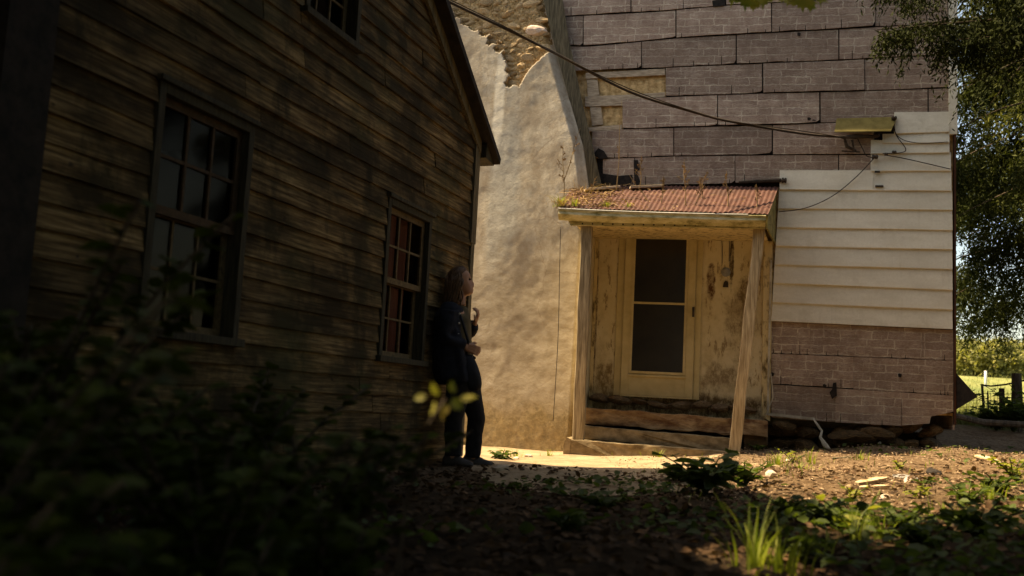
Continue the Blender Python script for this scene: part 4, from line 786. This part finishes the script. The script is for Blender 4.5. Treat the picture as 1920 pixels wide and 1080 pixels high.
def broad(label, base, H, centre, rad, ncl, lpc, ls, seed, m_=M_LEAF, trunk=True, cr=.55, name='broadleaf_tree', cat='tree', avoid=None):
    r_ = np.random.default_rng(seed); root = thing(name, label, cat, base); b = Vector(base); c = Vector(centre)-b
    tk = MB(); top = c-Vector((0, 0, rad[2]*.3)); tr0 = H*.02+.04
    pth = [Vector((0, 0, -.2)), top*.3+Vector((0, 0, top.z*.08)), top*.65, top]
    tk.tube(pth, [tr0*1.3, tr0, tr0*.8, tr0*.5], 10); tk.build('trunk', M_BARK, root); lm = MB(); C0 = []
    for k in range(ncl):
        v = r_.normal(0, 1, 3); v /= np.linalg.norm(v); v = v*r_.uniform(.45, 1)**.6*np.array(rad); p = Vector(v)+c
        if avoid and avoid(p+b): continue
        if k % 2 == 0: lm.tube([pth[2].lerp(pth[3], r_.random()), (top+p)/2+Vector((0, 0, .15)), p], [tr0*.35, tr0*.2, .01], 5)
        C0.append(np.array(p)+r_.normal(0, 1, (lpc, 3))*cr*r_.uniform(.6, 1.2)*np.array([1, 1, .6]))
    C0 = np.concatenate(C0); Wp = C0+np.array(base)
    for tx_, ty_, tz_, tr_ in GAPS:
        h_ = (Wp[:, 2]-tz_)/-SUNV.z; C0 = C0[((Wp[:, 0]+SUNV.x*h_-tx_)**2+(Wp[:, 1]+SUNV.y*h_-ty_)**2 > tr_*tr_) | (h_ < 0)]; Wp = C0+np.array(base)
    n_ = len(C0); L2 = ls*r_.uniform(.6, 1.2, n_); co, q = leaves(C0, r_.normal(0, 1, (n_, 3))+np.array([0, 0, -.5]), r_.normal(0, .6, (n_, 3))+np.array([0, 0, 1]), L2, L2*.75, .12, six=False)
    lm.build('limbs', M_BARK, root); fast_mesh('crown', co, q, m_, root); return root
# large spruce behind the farmhouse corner, and a nearer one reaching in from the right
spruce('tall drooping spruce behind the right corner of the farmhouse', (10.4, 17.5, GZ(10.4, 17.5)), 15, 4.1, 3.3, 5, nw=8, npb=800, dens=.55, sag=.55, ndl=(.06, .12), wdt=.3, hng=.95, nn=9)
spruce('sunlit-coloured olive spruce just right of the farmhouse roof corner before the tall dark spruce', (8.5, 15.0, GZ(8.5, 15.0)), 13, 2.4, 5.2, 9, nw=6, npb=190, m_=M_SPRY, dens=.55, sag=.5, ndl=(.06, .11), wdt=.3, hng=1.0, nn=10)
spruce('near spruce at the right edge whose drooping bough hangs before the brick siding', (7.0, 8.2, GZ(7.0, 8.2)), 12, 3.6, 5.3, 21, m_=M_SPRD, sp_f=6, nw=6, npb=620, dens=.5, sag=.30, ndl=(.04, .07), wdt=.28, hng=.45, nn=9, extra=[(3.16, 4.05, 4.0), (3.07, 4.2, 3.7), (3.25, 4.3, 3.9), (3.2, 4.5, 3.6), (2.98, 4.3, 3.3), (3.38, 4.2, 3.2), (3.12, 4.6, 3.9), (3.14, 3.95, 3.4)])
# overhead maple, plus unseen yard trees added to cut sky light
broad('overhanging maple whose leaves dip into the top of the picture', (-1.9, -1.6, 0), 7, (-1.9, 3.1, 6.9), (3.8, 3.1, 1.5), 250, 290, .18, 3, cr=.45, name='maple_tree')
mt_ = [o for o in bpy.data.objects if o.name == 'maple_tree'][0]
# low twig of the maple with lobed leaves in view
tw = MB(); tp0 = Vector((-1.2, 2.6, 5.6)); b0 = Vector((-1.9, -1.6, 0))
def mleaf(mb, c, s_, rot, tiltv):
    pr = [(0, 0), (.18, -.10), (.5, -.22), (.42, -.02), (.72, .02), (.58, .2), (.95, .48), (.6, .46), (.55, .62), (.3, .52), (.28, .78), (.12, .72), (0, 1.15)]
    pts_ = pr+[(-x, y) for x, y in pr[-2:0:-1]]; M3 = Matrix.Rotation(rot, 3, 'Z') @ Matrix.Rotation(tiltv, 3, 'X')
    v = [c+M3 @ Vector((x*s_, .12*s_*abs(x), -y*s_)) for x, y in pts_]; ctr = c+M3 @ Vector((0, 0, -.4*s_)); n_ = len(v)
    mb.add(v+[ctr], [(i, (i+1) % n_, n_) for i in range(n_)])
lfm = MB(); twg = MB()
tips = [(1398, -12, 4.6, .085, .2), (1432, -10, 4.7, .075, -.5), (1375, -16, 4.8, .08, .8), (1412, 4, 4.75, .05, 0), (1505, -6, 4.6, .085, -.2), (1535, -14, 4.7, .075, .5), (1478, -14, 4.8, .07, -.8), (1520, 6, 4.65, .045, .3), (1640, -30, 4.8, .07, .2), (1300, -34, 4.8, .08, .2)]
for px, py, Y, s_, r0 in tips: mleaf(lfm, at(px, py, Y)-b0, s_, r0, random.uniform(-.3, .3)); 
hubp = at(1450, -120, 4.7)-b0; twg.tube([Vector((0, 5.0, 6.2)), Vector((1.6, 5.6, 4.8)), hubp], [.05, .03, .012], 6)
for px, py, Y, s_, r0 in tips: twg.tube([hubp, (hubp+at(px, py, Y)-b0)/2+Vector((0, 0, .03)), at(px, py, Y)-b0], [.006, .004, .002], 4)
lfm.build('low_leaves', M_LEAFY, mt_); twg.build('twig', M_BARK, mt_)
broad('dense unseen tree added behind the camera on the right to block sky light', (7.5, -3.5, 0), 9, (7.0, -3, 5.2), (4.2, 3.6, 4.4), 150, 90, .45, 31, cr=.9)  # added behind the camera as a sky blocker
broad('dense unseen tree added behind the camera on the left to block sky light', (-5.5, -5.5, 0), 9, (-5, -5, 5.4), (4.6, 3.6, 4.6), 150, 90, .45, 32, cr=.9)  # second unseen sky blocker, added on the left
broad('unseen spreading tree added behind the camera to shade the foreground from the sky', (3.4, -3.4, 0), 8, (2.2, -.2, 7.2), (4.2, 3.2, 1.6), 240, 220, .30, 36, cr=.5)  # crown added overhead to cut sky light on the foreground
broad('unseen low-crowned tree added right of the camera to darken the left wall', (4.7, .6, 0), 6, (4.7, .5, 3.3), (1.7, 2.2, 2.9), 130, 200, .18, 38, cr=.4)  # added to keep sky and bounce light off the left wall
broad('unseen tall bush added right of the yard to darken the window reflections', (7.0, 6.6, .2), 4.5, (7.2, 6.4, 2.3), (1.5, 2.0, 2.1), 110, 160, .20, 37, cr=.45, name='added_tall_bush', cat='bush')  # added to darken the window reflections and the left wall
broad('unseen bushy tree added right of the yard to block sky light', (8.2, 2.6, 0), 7, (8.3, 2.6, 4.0), (2.4, 2.6, 3.6), 110, 90, .40, 33, cr=.8)  # added out of view at the right to block sky light
# far hedge trees
hz = [(1805, 72, 5.0, 0), (1822, 64, 4.4, 1), (1836, 78, 6.0, 0), (1856, 70, 5.2, 1), (1874, 62, 4.6, 0), (1893, 74, 6.0, 1), (1912, 66, 5.0, 0), (1932, 72, 6.5, 1), (1790, 66, 4.8, 0), (1775, 70, 6.0, 1)]
hl = ['rounded yellow-green tree at the top of the field just right of the farmhouse corner', 'low olive tree beside the gap right of the farmhouse corner', 'taller rounded tree left of the white pole on the field edge', 'yellowish bushy tree right behind the white pole', 'green bush tree right of the white pole', 'wide olive tree above the dark fence post', 'green tree at the right picture edge above the fence', 'tall tree crown beyond the right picture edge', 'tree hidden mostly by the farmhouse corner', 'second tree hidden mostly by the farmhouse corner']
for k, ((px, Y, h, c_), lb) in enumerate(zip(hz, hl)):
    p = at(px, 720, Y); g_ = GZ(p.x, Y); h *= .5; broad(lb, (p.x, Y, g_), h, (p.x, Y, g_+h*.50), (h*.6, h*.5, h*.45), 50, 130, .22, 50+k, m_=M_HEDGE, cr=.35)
p = gp(1847, 706); mb = MB(); mb.tube([(0, 0, -.3), (0, 0, .72)], [.06, .055], 8); o = mb.build('white_pole', M_PALE, smooth=True); o.location = at(1848, 706, 42); o.location.z = GZ(o.location.x, o.location.y); tag(o, 'short white pole at the upper edge of the sunlit field', 'pole')
# fence
def fp(px, ybot, ytop, Y, r_, lab, m_=M_BARK, lean=0):
    b = at(px, ybot, Y); g_ = GZ(b.x, Y); t_ = at(px+lean, ytop, Y); o = MB().tube([(0, 0, -.3), ((t_.x-b.x)*.5+.01, 0, (t_.z-g_)*.5), (t_.x-b.x, 0, t_.z-g_)], [r_, r_*.95, r_*.85], 8).build('fence_post', m_); o.location = (b.x, Y, g_); tag(o, lab, 'fence post', 'posts of the field fence'); return b.x, Y, t_.z
f1 = fp(1845, 780, 720, 15.5, .022, 'thin bent fence post nearest the farmhouse corner', lean=-4); f2 = fp(1878, 776, 728, 15.2, .05, 'short thick dark fence post in the middle of the fence'); f3 = fp(1906, 778, 700, 15.0, .085, 'tallest thick dark fence post near the right picture edge'); f0 = fp(1852, 780, 733, 15.4, .012, 'thinnest wire stake beside the bent post'); f4 = fp(1950, 780, 712, 14.8, .06, 'fence post beyond the right picture edge')
Fw = thing('wire_fence', 'sagging rusty wire fence with bent top rail before the sunlit field', 'fence', (f1[0], f1[1], 0))
o0 = Vector((f1[0], f1[1], 0))
MB().tube([at(1843, 722, 15.5)-o0, at(1858, 724, 15.4)-o0, at(1885, 721, 15.2)-o0, at(1925, 712, 14.9)-o0], .014, 5).build('top_rail', M_IRON, Fw)
mb = MB()
for yp in (738, 750, 762, 772):
    mb.tube([at(1790, yp+2, 15.9)-o0, at(1845, yp, 15.5)-o0, at(1878, yp+1, 15.2)-o0, at(1940, yp, 14.9)-o0], .004, 4)
for k in range(22): x = 1792+k*6.5; Yk = 15.9-k/22*1.0; mb.tube([at(x, 736, Yk)-o0, at(x+1, 780, Yk)-o0], .003, 4)
mb.build('wire_mesh', M_IRON, Fw)
# low bushes and bank right of the house
for k, (px, Y, h, lab) in enumerate(((1900, 14.2, .55, 'dark low bush under the tallest fence post'), (1868, 14.4, .32, 'small dark bush under the short fence post'), (1935, 13.9, .7, 'dark bush at the right picture edge on the bank'))):
    p = at(px, 780, Y); g_ = GZ(p.x, Y); plant((p.x, Y, g_), lab, 22, h, 14, .13, M_LEAF, .9, 'bush', 'bush')
# beam/log on the bank and torn siding flap
a_ = gp(1782, 800); mb = MB(); P0_ = at(1775, 776, 11.4); P1_ = at(1845, 792, 11.9); P2_ = at(1990, 800, 12.0); o = MB().tube([P0_-P1_, Vector((0, 0, 0)), P2_-P1_], [.03, .04, .035], 8).build('log', M_BARK); o.location = P1_; tag(o, 'long dark log lying from the farmhouse corner to the right', 'log')
fl = [FW(3.36, -.02, 0), ]; v0 = at(1786, 692, 11.35); v1 = at(1786, 772, 11.35); v2 = at(1833, 744, 11.1); c_ = (v0+v1)/2
o = MB().add([v0-c_, v1-c_, v2-c_, v0-c_+Vector((.0, .02, 0)), v1-c_+Vector((0, .02, 0)), v2-c_+Vector((0, .02, 0))], [(0, 1, 2), (5, 4, 3), (0, 3, 4, 1), (1, 4, 5, 2), (2, 5, 3, 0)]).build('torn_siding_flap', M_TAR); o.location = c_; tag(o, 'black triangular flap of torn siding sticking out at the farmhouse corner', 'siding flap')
# ---------------------------------------------------------------- yard debris
def stick(name, a_, b_, r_, m_, lab, cat, seg=6, mid=None, lift=.02):
    A_, B_ = gp(*a_), gp(*b_); P = [A_+Vector((0, 0, lift))]
    if mid: P.append(mid if isinstance(mid, Vector) else (A_+B_)/2+Vector((0, 0, mid)))
    P.append(B_+Vector((0, 0, lift))); c = A_.copy(); o = MB().tube([p-c for p in P], r_, seg).build(name, m_); o.location = c; return tag(o, lab, cat)
def plank(a_, b_, w_, th, m_, lab, cat='plank', lift=.02):
    A_, B_ = gp(*a_), gp(*b_); d = (B_-A_); L_ = d.length; o = MB()
    rr = []
    for k in range(6):
        u = k/5; ww = w_*(1-.25*abs(u-.5))*(1 if 0 < k < 5 else .7); e = .004*math.sin(k*2.3)
        rr.append([(u*L_, -ww/2, 0), (u*L_, ww/2, e), (u*L_, ww/2, th+e), (u*L_, -ww/2, th)])
    o = o.rings(rr).build('plank', m_, bevel=.003); o.location = A_+Vector((0, 0, lift-.012)); o.rotation_euler = (.1, -math.asin(max(-1, min(1, d.z/L_))), math.atan2(d.y, d.x)); return tag(o, lab, cat)
plank((1606, 914), (1662, 903), .055, .03, M_WOODP, 'pale split plank, longer rear one of the pair on the sunlit dirt')
plank((1612, 921), (1668, 918), .035, .025, M_WOODP, 'narrow pale split plank, front one of the pair on the sunlit dirt')
plank((1846, 862), (1880, 878), .06, .03, M_WOODP, 'pale broken plank on the debris heap at the right')
plank((1205, 358), (1262, 352), .06, .03, M_LATH, 'x') if False else None
plank((926, 886), (950, 880), .07, .03, M_LATH, 'weathered board scrap on the ground in front of the person')
plank((1830, 858), (1866, 868), .05, .02, M_WOODP, 'thin pale splinter board at the left end of the debris heap')
plank((1560, 862), (1600, 860), .03, .012, M_TRIM, 'dark thin board at the edge of the house shade')
def rock(px, py, s_, m_, lab, sq=(1, .8, .6), seed=5):
    p = gp(px, py); o = link(bpy.data.objects.new('rock', stone_mesh('rock', m_, 1, 1, 1, seed))); o.location = p+Vector((0, 0, s_*sq[2]*.35)); o.scale = [s_*q_ for q_ in sq]; o.rotation_euler = (0, 0, random.uniform(0, 3)); return tag(o, lab, 'rock')
rock(1448, 897, .065, M_PINK, 'pale block-shaped rock at the shadow edge', (1, .7, .8), 8); rock(1694, 897, .10, M_GREY, 'flat grey stone beside the pale planks', (1.5, .9, .25), 4); rock(1752, 890, .09, M_TAR, 'dark clod on the sunlit dirt right of the grey stone', (1.5, .6, .5), 12); rock(1594, 919, .05, M_STONE, 'brown knobbly rock at the left end of the pale planks', seed=15); rock(1480, 866, .05, M_PINK, 'small whitish rock behind the grass tuft', seed=16); rock(1660, 935, .04, M_PINK, 'pale chip of stone in front of the pale planks', seed=17); rock(1704, 904, .045, M_PINK, 'pale rounded stone just right of the grey flat stone', seed=18)
rock(990, 858, .05, M_PINK, 'light stone on the sunlit strip left of the porch', seed=19); rock(968, 861, .04, M_PINK, 'smaller light stone left of the porch near the stucco foot', seed=20); rock(920, 872, .045, M_STONEG, 'dark clod beside the shoes of the person', seed=22)
# drooping pipe and bent metal by the foundation
A1 = F2(1525, 785, .12); o = MB().tube([Vector((0, 0, 0)), F2(1533, 797, .2)-A1, F2(1541, 808, .22)-A1, F2(1538, 820, .3)-A1, F2(1548, 836, .4)-A1, F2(1556, 842, .5)-A1], [.010, .014, .014, .016, .03, .012], 6).build('drain_pipe', M_PIPE); o.location = A1; tag(o, 'thin bent pale pipe dropping from the sill board to the ground', 'pipe')
A1 = F2(1437, 778, .1); o = MB().tube([Vector((0, 0, 0)), F2(1449, 745, .1)-A1, F2(1448, 725, .09)-A1, F2(1445, 700, .09)-A1], .008, 6).build('loose_cable', M_PIPE); o.location = A1; tag(o, 'pale loose cable hanging at the porch corner beside the siding', 'cable')
stick('metal_strip', (1648, 836), (1694, 822), .016, M_PIPE, 'pale metal strip lying in the shade below the siding', 'metal strip', lift=.03, mid=.03)
stick('bent_branch', (1620, 830), (1680, 806), .010, M_PIPE, 'thin bent branch leaning below the siding', 'branch', lift=.05, mid=.04)
stick('metal_rod', (633, 988), (642, 958), .006, M_PIPE, 'pale bent rod standing in the dark foreground litter', 'rod', lift=.01, mid=.03)
# roof growth and debris
zr = lambda s_, y: rz_(s_, y)
def RL(s_, y, dz=.0): p = FW(s_, -y, zr(s_, y)+dz); return p
def scatter_leaf(name, pts_, m_, ls, wr=.6, flat=.35, six=False):
    n_ = len(pts_); L2 = ls*rng.uniform(.5, 1.3, n_); d = rng.normal(0, 1, (n_, 3)); d[:, 2] *= .25; nm = rng.normal(0, flat, (n_, 3))+np.array([0, 0, 1]); co, q = leaves(np.asarray(pts_), d, nm, L2, L2*wr, .12, six=six); return fast_mesh(name, co, q, m_)
P = []
for k in range(1300):
    s_ = -1.12+abs(random.gauss(0, .8)); y = random.uniform(-1.13, -.08)
    if s_ > 1.2: continue
    P.append(tuple(RL(s_, y, random.uniform(.0, .05*max(.1, 1-(s_+1.1)/1.0)))))
tag(scatter_leaf('roof_litter', P, M_DRY, .035, .3), kind='stuff')
mb = MB()
for k in range(160):
    s_ = -1.1+abs(random.gauss(0, .35)); y = random.uniform(-1.12, -.1); p = RL(s_, y, .03); a_ = random.uniform(0, 3.14); L_ = random.uniform(.05, .2); mb.tube([p, p+Vector((math.cos(a_)*L_*.5, math.sin(a_)*L_*.5, random.uniform(0, .04))), p+Vector((math.cos(a_)*L_, math.sin(a_)*L_, random.uniform(-.02, .04)))], .004, 4)
tag(mb.build('roof_twigs', M_DRY), kind='stuff')
def roofplank(s0, y0, s1, y1, w_, lab):
    a_, b_ = RL(s0, y0, .02), RL(s1, y1, .02); d = b_-a_; L_ = d.length; sd = Vector((0, 0, 1)).cross(d.normalized())*w_/2
    o = MB().hexa([-sd, d-sd, d+sd, sd], [-sd+Vector((0, 0, .03)), d-sd+Vector((0, 0, .03)), d+sd+Vector((0, 0, .03)), sd+Vector((0, 0, .03))]).build('plank', M_LATH, bevel=.004); o.location = a_; tag(o, lab, 'plank')
roofplank(-.42, -.30, -.02, -.22, .10, 'grey plank scrap lying on the porch roof by the siding'); roofplank(-.95, -.45, -.55, -.30, .12, 'mossy plank scrap on the littered left side of the porch roof')
for s_, y, n_, h, lab in ((-1.15, -1.10, 90, .15, 'bright grass tuft on the left end of the porch gutter'), (-.98, -1.08, 40, .12, 'broad bright grass tuft just right of the gutter end tuft'), (-.62, -1.06, 35, .08, 'small grass tuft on the roof edge above the left post'), (-.38, -1.04, 24, .06, 'smallest grass tuft on the roof edge over the door')):
    grass(0, 0, n_, h, lab, spread=.035, loc=RL(s_, y, .01), w_=.005, lean=.7)
grass(0, 0, 60, .16, 'dry tangled grass hanging over the left gutter end', M_DRY, spread=.10, loc=RL(-1.12, -1.12, .02), w_=.003, lean=1.6, name='dry_grass')
grass(0, 0, 40, .18, 'dry grass tangle in the corner above the left roof side', M_DRY, spread=.12, loc=RL(-.95, -.5, .02), w_=.003, lean=1.3, name='dry_grass')
def weed(px0, py0, px1, py1, d, lab, br=8, seed=0):
    rr_ = random.Random(seed); a_ = F2(px0, py0, d); b_ = F2(px1, py1, d-.05); mb = MB(); v = b_-a_; P = [Vector((0, 0, 0)), v*.35+Vector((.01, 0, 0)), v*.7-Vector((.008, 0, 0)), v]; mb.tube(P, [.008, .006, .0045, .002], 4)
    for k in range(br):
        u = .35+.6*k/br; c = v*u; a2 = rr_.uniform(-1, 1); L_ = v.length*rr_.uniform(.12, .3)*(1.15-u); e = c+Vector((a2*L_, rr_.uniform(-.5, .5)*L_, L_*rr_.uniform(.3, .9))); mb.tube([c, (c+e)/2+Vector((0, 0, -.008)), e], [.0035, .003, .0015], 3)
        for j in range(5): q_ = c.lerp(e, .4+.15*j)+Vector((rr_.uniform(-.01, .01), 0, rr_.uniform(-.012, .012))); mb.tube([q_, q_+Vector((0, 0, -.014))], [.008, .003], 3)
    o = mb.build('dry_weed', M_DRY); o.location = a_; tag(o, lab, 'weed', 'dry weeds growing on the porch roof')
for k, (a_, b_, c_, d_, e_, lab, br) in enumerate(((1156, 356, 1166, 188, .75, 'tallest straight dry stalk on the porch roof before the lath hole', 1), (1057, 385, 1056, 265, 1.1, 'branching dry weed on the left gutter end before the stucco', 7), (1057, 340, 1088, 240, 1.05, 'thin dry weed bending right near the leaning corner board', 4), (1200, 352, 1203, 292, .4, 'dry seedy weed left of the roof centre by the dark joint', 9), (1285, 388, 1283, 298, .9, 'dry seedy weed above the door', 12), (1302, 388, 1328, 318, .9, 'dry seedy weed bending right above the door', 10), (1365, 392, 1362, 320, .9, 'dry seedy weed above the right door casing', 10), (1419, 392, 1418, 345, .9, 'short dry weed at the right end of the roof', 7), (1240, 380, 1244, 330, .9, 'fine dry weed left of the door on the roof', 8), (1318, 386, 1312, 330, .6, 'fine dry weed in the middle of the corrugated roof', 9), (1215, 378, 1180, 328, .8, 'dry stalk leaning left over the roof litter', 2), (1105, 360, 1120, 330, .7, 'short dry stalk in the littered roof corner', 3))):
    weed(a_, b_, c_, d_, e_, lab, br, 40+k)
# ground plants
plant(gp(1322, 925), 'dark big-leaved plant at the shadow edge before the porch steps', 15, .27, 7, .15, M_LEAF, 1.15)
plant(gp(1395, 915), 'lower dark leafy plant right beside the big-leaved plant', 9, .22, 6, .12, M_LEAF, .8)
plant(gp(1270, 905), 'lower dark leafy plant left beside the big-leaved plant', 8, .16, 6, .11, M_LEAF, .9)
for px, py, n_, h, sp, lab in ((1075, 850, 26, .14, .05, 'arching grass tuft at the left end of the bottom step'), (1235, 858, 22, .13, .05, 'sunlit grass tuft in front of the bottom step'), (1028, 856, 20, .11, .05, 'grass tuft at the stucco foot left of the porch step'), (965, 858, 22, .12, .06, 'grass tuft against the stucco foot near the person'), (1455, 872, 40, .16, .08, 'arching sunlit grass tuft beside the pale block rock'), (1518, 868, 22, .20, .05, 'upright sunlit grass tuft by the house shade'), (1500, 880, 40, .09, .12, 'low spreading grass on the sunlit dirt'), (1612, 862, 26, .12, .05, 'small bright tuft in the middle of the shade edge'),
                               (1412, 1078, 26, .33, .05, 'tall bent grass tuft at the bottom edge of the picture'), (1460, 1075, 30, .24, .07, 'bushy sunlit grass tuft at the bottom edge right of the bent tuft'), (1655, 1012, 22, .17, .06, 'arching grass tuft in the shaded right foreground'), (1600, 1018, 14, .20, .05, 'thin arching grass near the single bright leaf'), (1540, 1045, 16, .16, .07, 'sparse dark grass in the bottom right foreground'), (1850, 935, 30, .14, .1, 'sunlit grass tuft at the right shadow edge'), (1770, 968, 26, .13, .1, 'grass tuft on the curved shadow edge')):
    grass(px, py, n_, h, lab, spread=sp, group='grass tufts in the yard')
for px, py, ns, h, nl, ls, mm, lab in ((1688, 882, 5, .12, 5, .05, M_LEAFY, 'tiny yellow plant in the middle of the sunlit dirt'), (1487, 868, 5, .16, 5, .06, M_LEAFY, 'yellow-leaved sprout beside the upright grass'), (1600, 936, 6, .12, 5, .055, M_LEAFY, 'small yellow-green plant before the pale planks'), (1735, 912, 6, .09, 6, .06, M_LEAF, 'low green plant right of the pale planks'), (1725, 935, 6, .10, 6, .06, M_LEAFY, 'low yellow-green plant near the curved shadow edge'),
                                       (1815, 950, 10, .18, 7, .08, M_LEAF, 'leafy plant at the right shadow edge'), (1870, 925, 10, .16, 7, .08, M_LEAF, 'leafy plant before the right picture edge'), (1900, 900, 8, .20, 7, .07, M_LEAFY, 'bright leafy plant at the right picture edge'), (1690, 1000, 10, .15, 7, .07, M_LEAF, 'dappled leafy plant in the right foreground'), (1730, 1030, 10, .13, 7, .08, M_LEAF, 'dark leafy plant low in the right foreground'), (1830, 1010, 12, .2, 8, .09, M_LEAF, 'dark leafy plant under the right shadow edge'), (1600, 1000, 3, .2, 2, .13, M_LEAFY, 'single bright broad leaf on a stalk in the dark foreground'),
                                       (1500, 1060, 9, .15, 7, .07, M_LEAF, 'small leafy plant at the bottom edge beside the bushy grass'), (1480, 965, 9, .12, 6, .08, M_LEAF, 'dark leafy plant inside the shadow below the curve'), (1560, 985, 9, .12, 6, .09, M_LEAF, 'dark leafy plant left of the single bright leaf'), (940, 862, 8, .14, 6, .09, M_LEAF, 'dark leafy plant at the foot of the stucco wall'), (1655, 815, 10, .12, 7, .07, M_LEAF, 'shaded weed below the siding'), (1745, 815, 10, .15, 7, .07, M_LEAF, 'shaded weed at the farmhouse corner foot'), (1420, 845, 8, .10, 5, .06, M_LEAF, 'small weed behind the leaning post'), (1130, 960, 12, .12, 7, .08, M_LEAF, 'low dark plant in the middle foreground'), (1060, 1000, 12, .12, 7, .08, M_LEAF, 'low dark plant nearer to the camera in the middle foreground')):
    plant(gp(px, py), lab, ns, h, nl, ls, mm, .8)
# shrub in the near left foreground
SH = [(-.78, 1.35, .52, 'nearest blurred shrub at the bottom left edge'), (-.95, 1.7, .84, 'tall blurred shrub before the left window'), (-1.30, 2.7, 1.15, 'tallest foreground shrub at the left picture edge'), (-.98, 2.2, .86, 'dark foreground shrub under the left end of the big window'), (-.80, 2.9, .78, 'foreground shrub in front of the big window'), (-.60, 2.1, .58, 'foreground shrub left of the dark middle'), (-.50, 2.7, .62, 'foreground shrub in front of the wall between the windows'), (-.40, 2.3, .34, 'low foreground shrub reaching towards the person'), (-1.15, 1.9, .78, 'nearest shrub in the bottom left corner'), (-.48, 1.75, .36, 'low shrub at the bottom edge left of centre')]
for k, (x, y, h, lab) in enumerate(SH):
    plant((x, y, GZ(x, y)), lab, 15, h*.90, 40, .070, M_SHRUB, .38 if y < 2.4 else .55, 'shrub', 'shrub', M_BARK, .66)
# sunlit sprig of the low shrub
sp_ = thing('sprig', 'sunlit yellow-green leaf sprig in front of the person legs', 'sprig', (-.10, 2.35, 0)); o0 = Vector((-.10, 2.35, 0)); mb = MB(); e = at(835, 748, 2.0)-o0
mb.tube([Vector((-.15, .1, GZ(-.25, 2.45)-.02)), Vector((-.12, 0, .3)), e-Vector((.03, 0, .05)), e], [.006, .005, .003, .002], 5); mb.build('stem', M_BARK, sp_)
bs = [at(px, py, 2.0+.06*math.sin(px))-o0 for px, py in ((800, 744), (815, 752), (822, 742), (838, 757), (846, 748), (850, 738), (862, 748), (832, 765), (870, 745))]
co, q = leaves(np.array([tuple(b) for b in bs]), rng.normal(0, .3, (9, 3))+np.array([[-1, 0, .2], [-.6, 0, -.6], [-.5, 0, .5], [.2, 0, -1], [1, 0, -.3], [.2, 0, 1], [1, 0, .3], [0, 0, -1], [1, .2, 0]]), rng.normal(0, .3, (9, 3))+np.array([-.6, -.8, .8]), .030, .020, .1); fast_mesh('foliage', co, q, M_LEAFY, sp_)
# ---------------------------------------------------------------- litter and ground cover (nobody could count it)
def gpts(n, x0, x1, y0, y1, cond=None, dz=.012):
    x = rng.uniform(x0, x1, n); y = rng.uniform(y0, y1, n)
    if cond is not None: k_ = cond(x, y); x, y = x[k_], y[k_]
    return np.stack([x, y, gz(x, y)+dz+rng.uniform(0, .012, len(x))], 1)
keep = lambda x, y: ~(path_in(x, y) & (rng.random(len(x)) < .72))
hsafe = lambda x, y: (x > -.30+.346*(y-9)) | (y > 9.3)
tag(scatter_leaf('leaf_litter', gpts(17000, -1.5, 5.5, 1.6, 8.5, lambda x, y: keep(x, y) & hsafe(x, y) & ((x < 1.6) | (rng.random(len(x)) < .45))), M_LITTER, .05, six=True), kind='stuff')
tag(scatter_leaf('wood_litter', gpts(22000, 1.0, 7.5, 5.5, 12.2, lambda x, y: keep(x, y) & ((PF.y-(x-PF.x)*.194-.1) > y)), M_CHIP, .032, .3, .6), kind='stuff')
tag(scatter_leaf('ground_cover', np.concatenate([gpts(3500, 1.2, 5.5, 1.6, 5.6, None, .05), gpts(6500, -1.5, 5.5, 1.6, 7.0, lambda x, y: hsafe(x, y) & (np.sin(x*2.1+y)+np.sin(y*3.3-x*1.7)+rng.normal(0, .5, len(x)) > .4), .03), gpts(500, 3.8, 8, 6.5, 12, lambda x, y: rng.random(len(x)) < .8, .03)]), M_LEAF, .06, .7, .5, six=True), kind='stuff')
# field grass seen beyond the corner
P = []; n_ = 16000; y = 15+rng.exponential(9, n_); x = y*rng.uniform(.40, .58, n_); P = np.stack([x, y, gz(x, y)], 1); L2 = rng.uniform(.10, .28, n_); d = rng.normal(0, .35, (n_, 3))+np.array([0, 0, 1]); co, q = leaves(P, d, rng.normal(0, 1, (n_, 3)), L2, L2*.10, 0, six=False); tag(fast_mesh('field_grass', co, q, M_FIELD), kind='stuff')
n_ = 2600; x = rng.uniform(1, 8, n_); y = rng.uniform(5.6, 12.5, n_); k_ = (np.sin(x*3+y*2)+np.sin(y*5-x*2.4) > .7) & ((PF.y-(x-PF.x)*.194-.1) > y); x, y = x[k_], y[k_]; n_ = len(x); L2 = rng.uniform(.03, .09, n_); co, q = leaves(np.stack([x, y, gz(x, y)], 1), rng.normal(0, .45, (n_, 3))+np.array([0, 0, 1]), rng.normal(0, 1, (n_, 3)), L2, L2*.09, 0, six=False); tag(fast_mesh('short_grass', co, q, M_GRASS), kind='stuff')
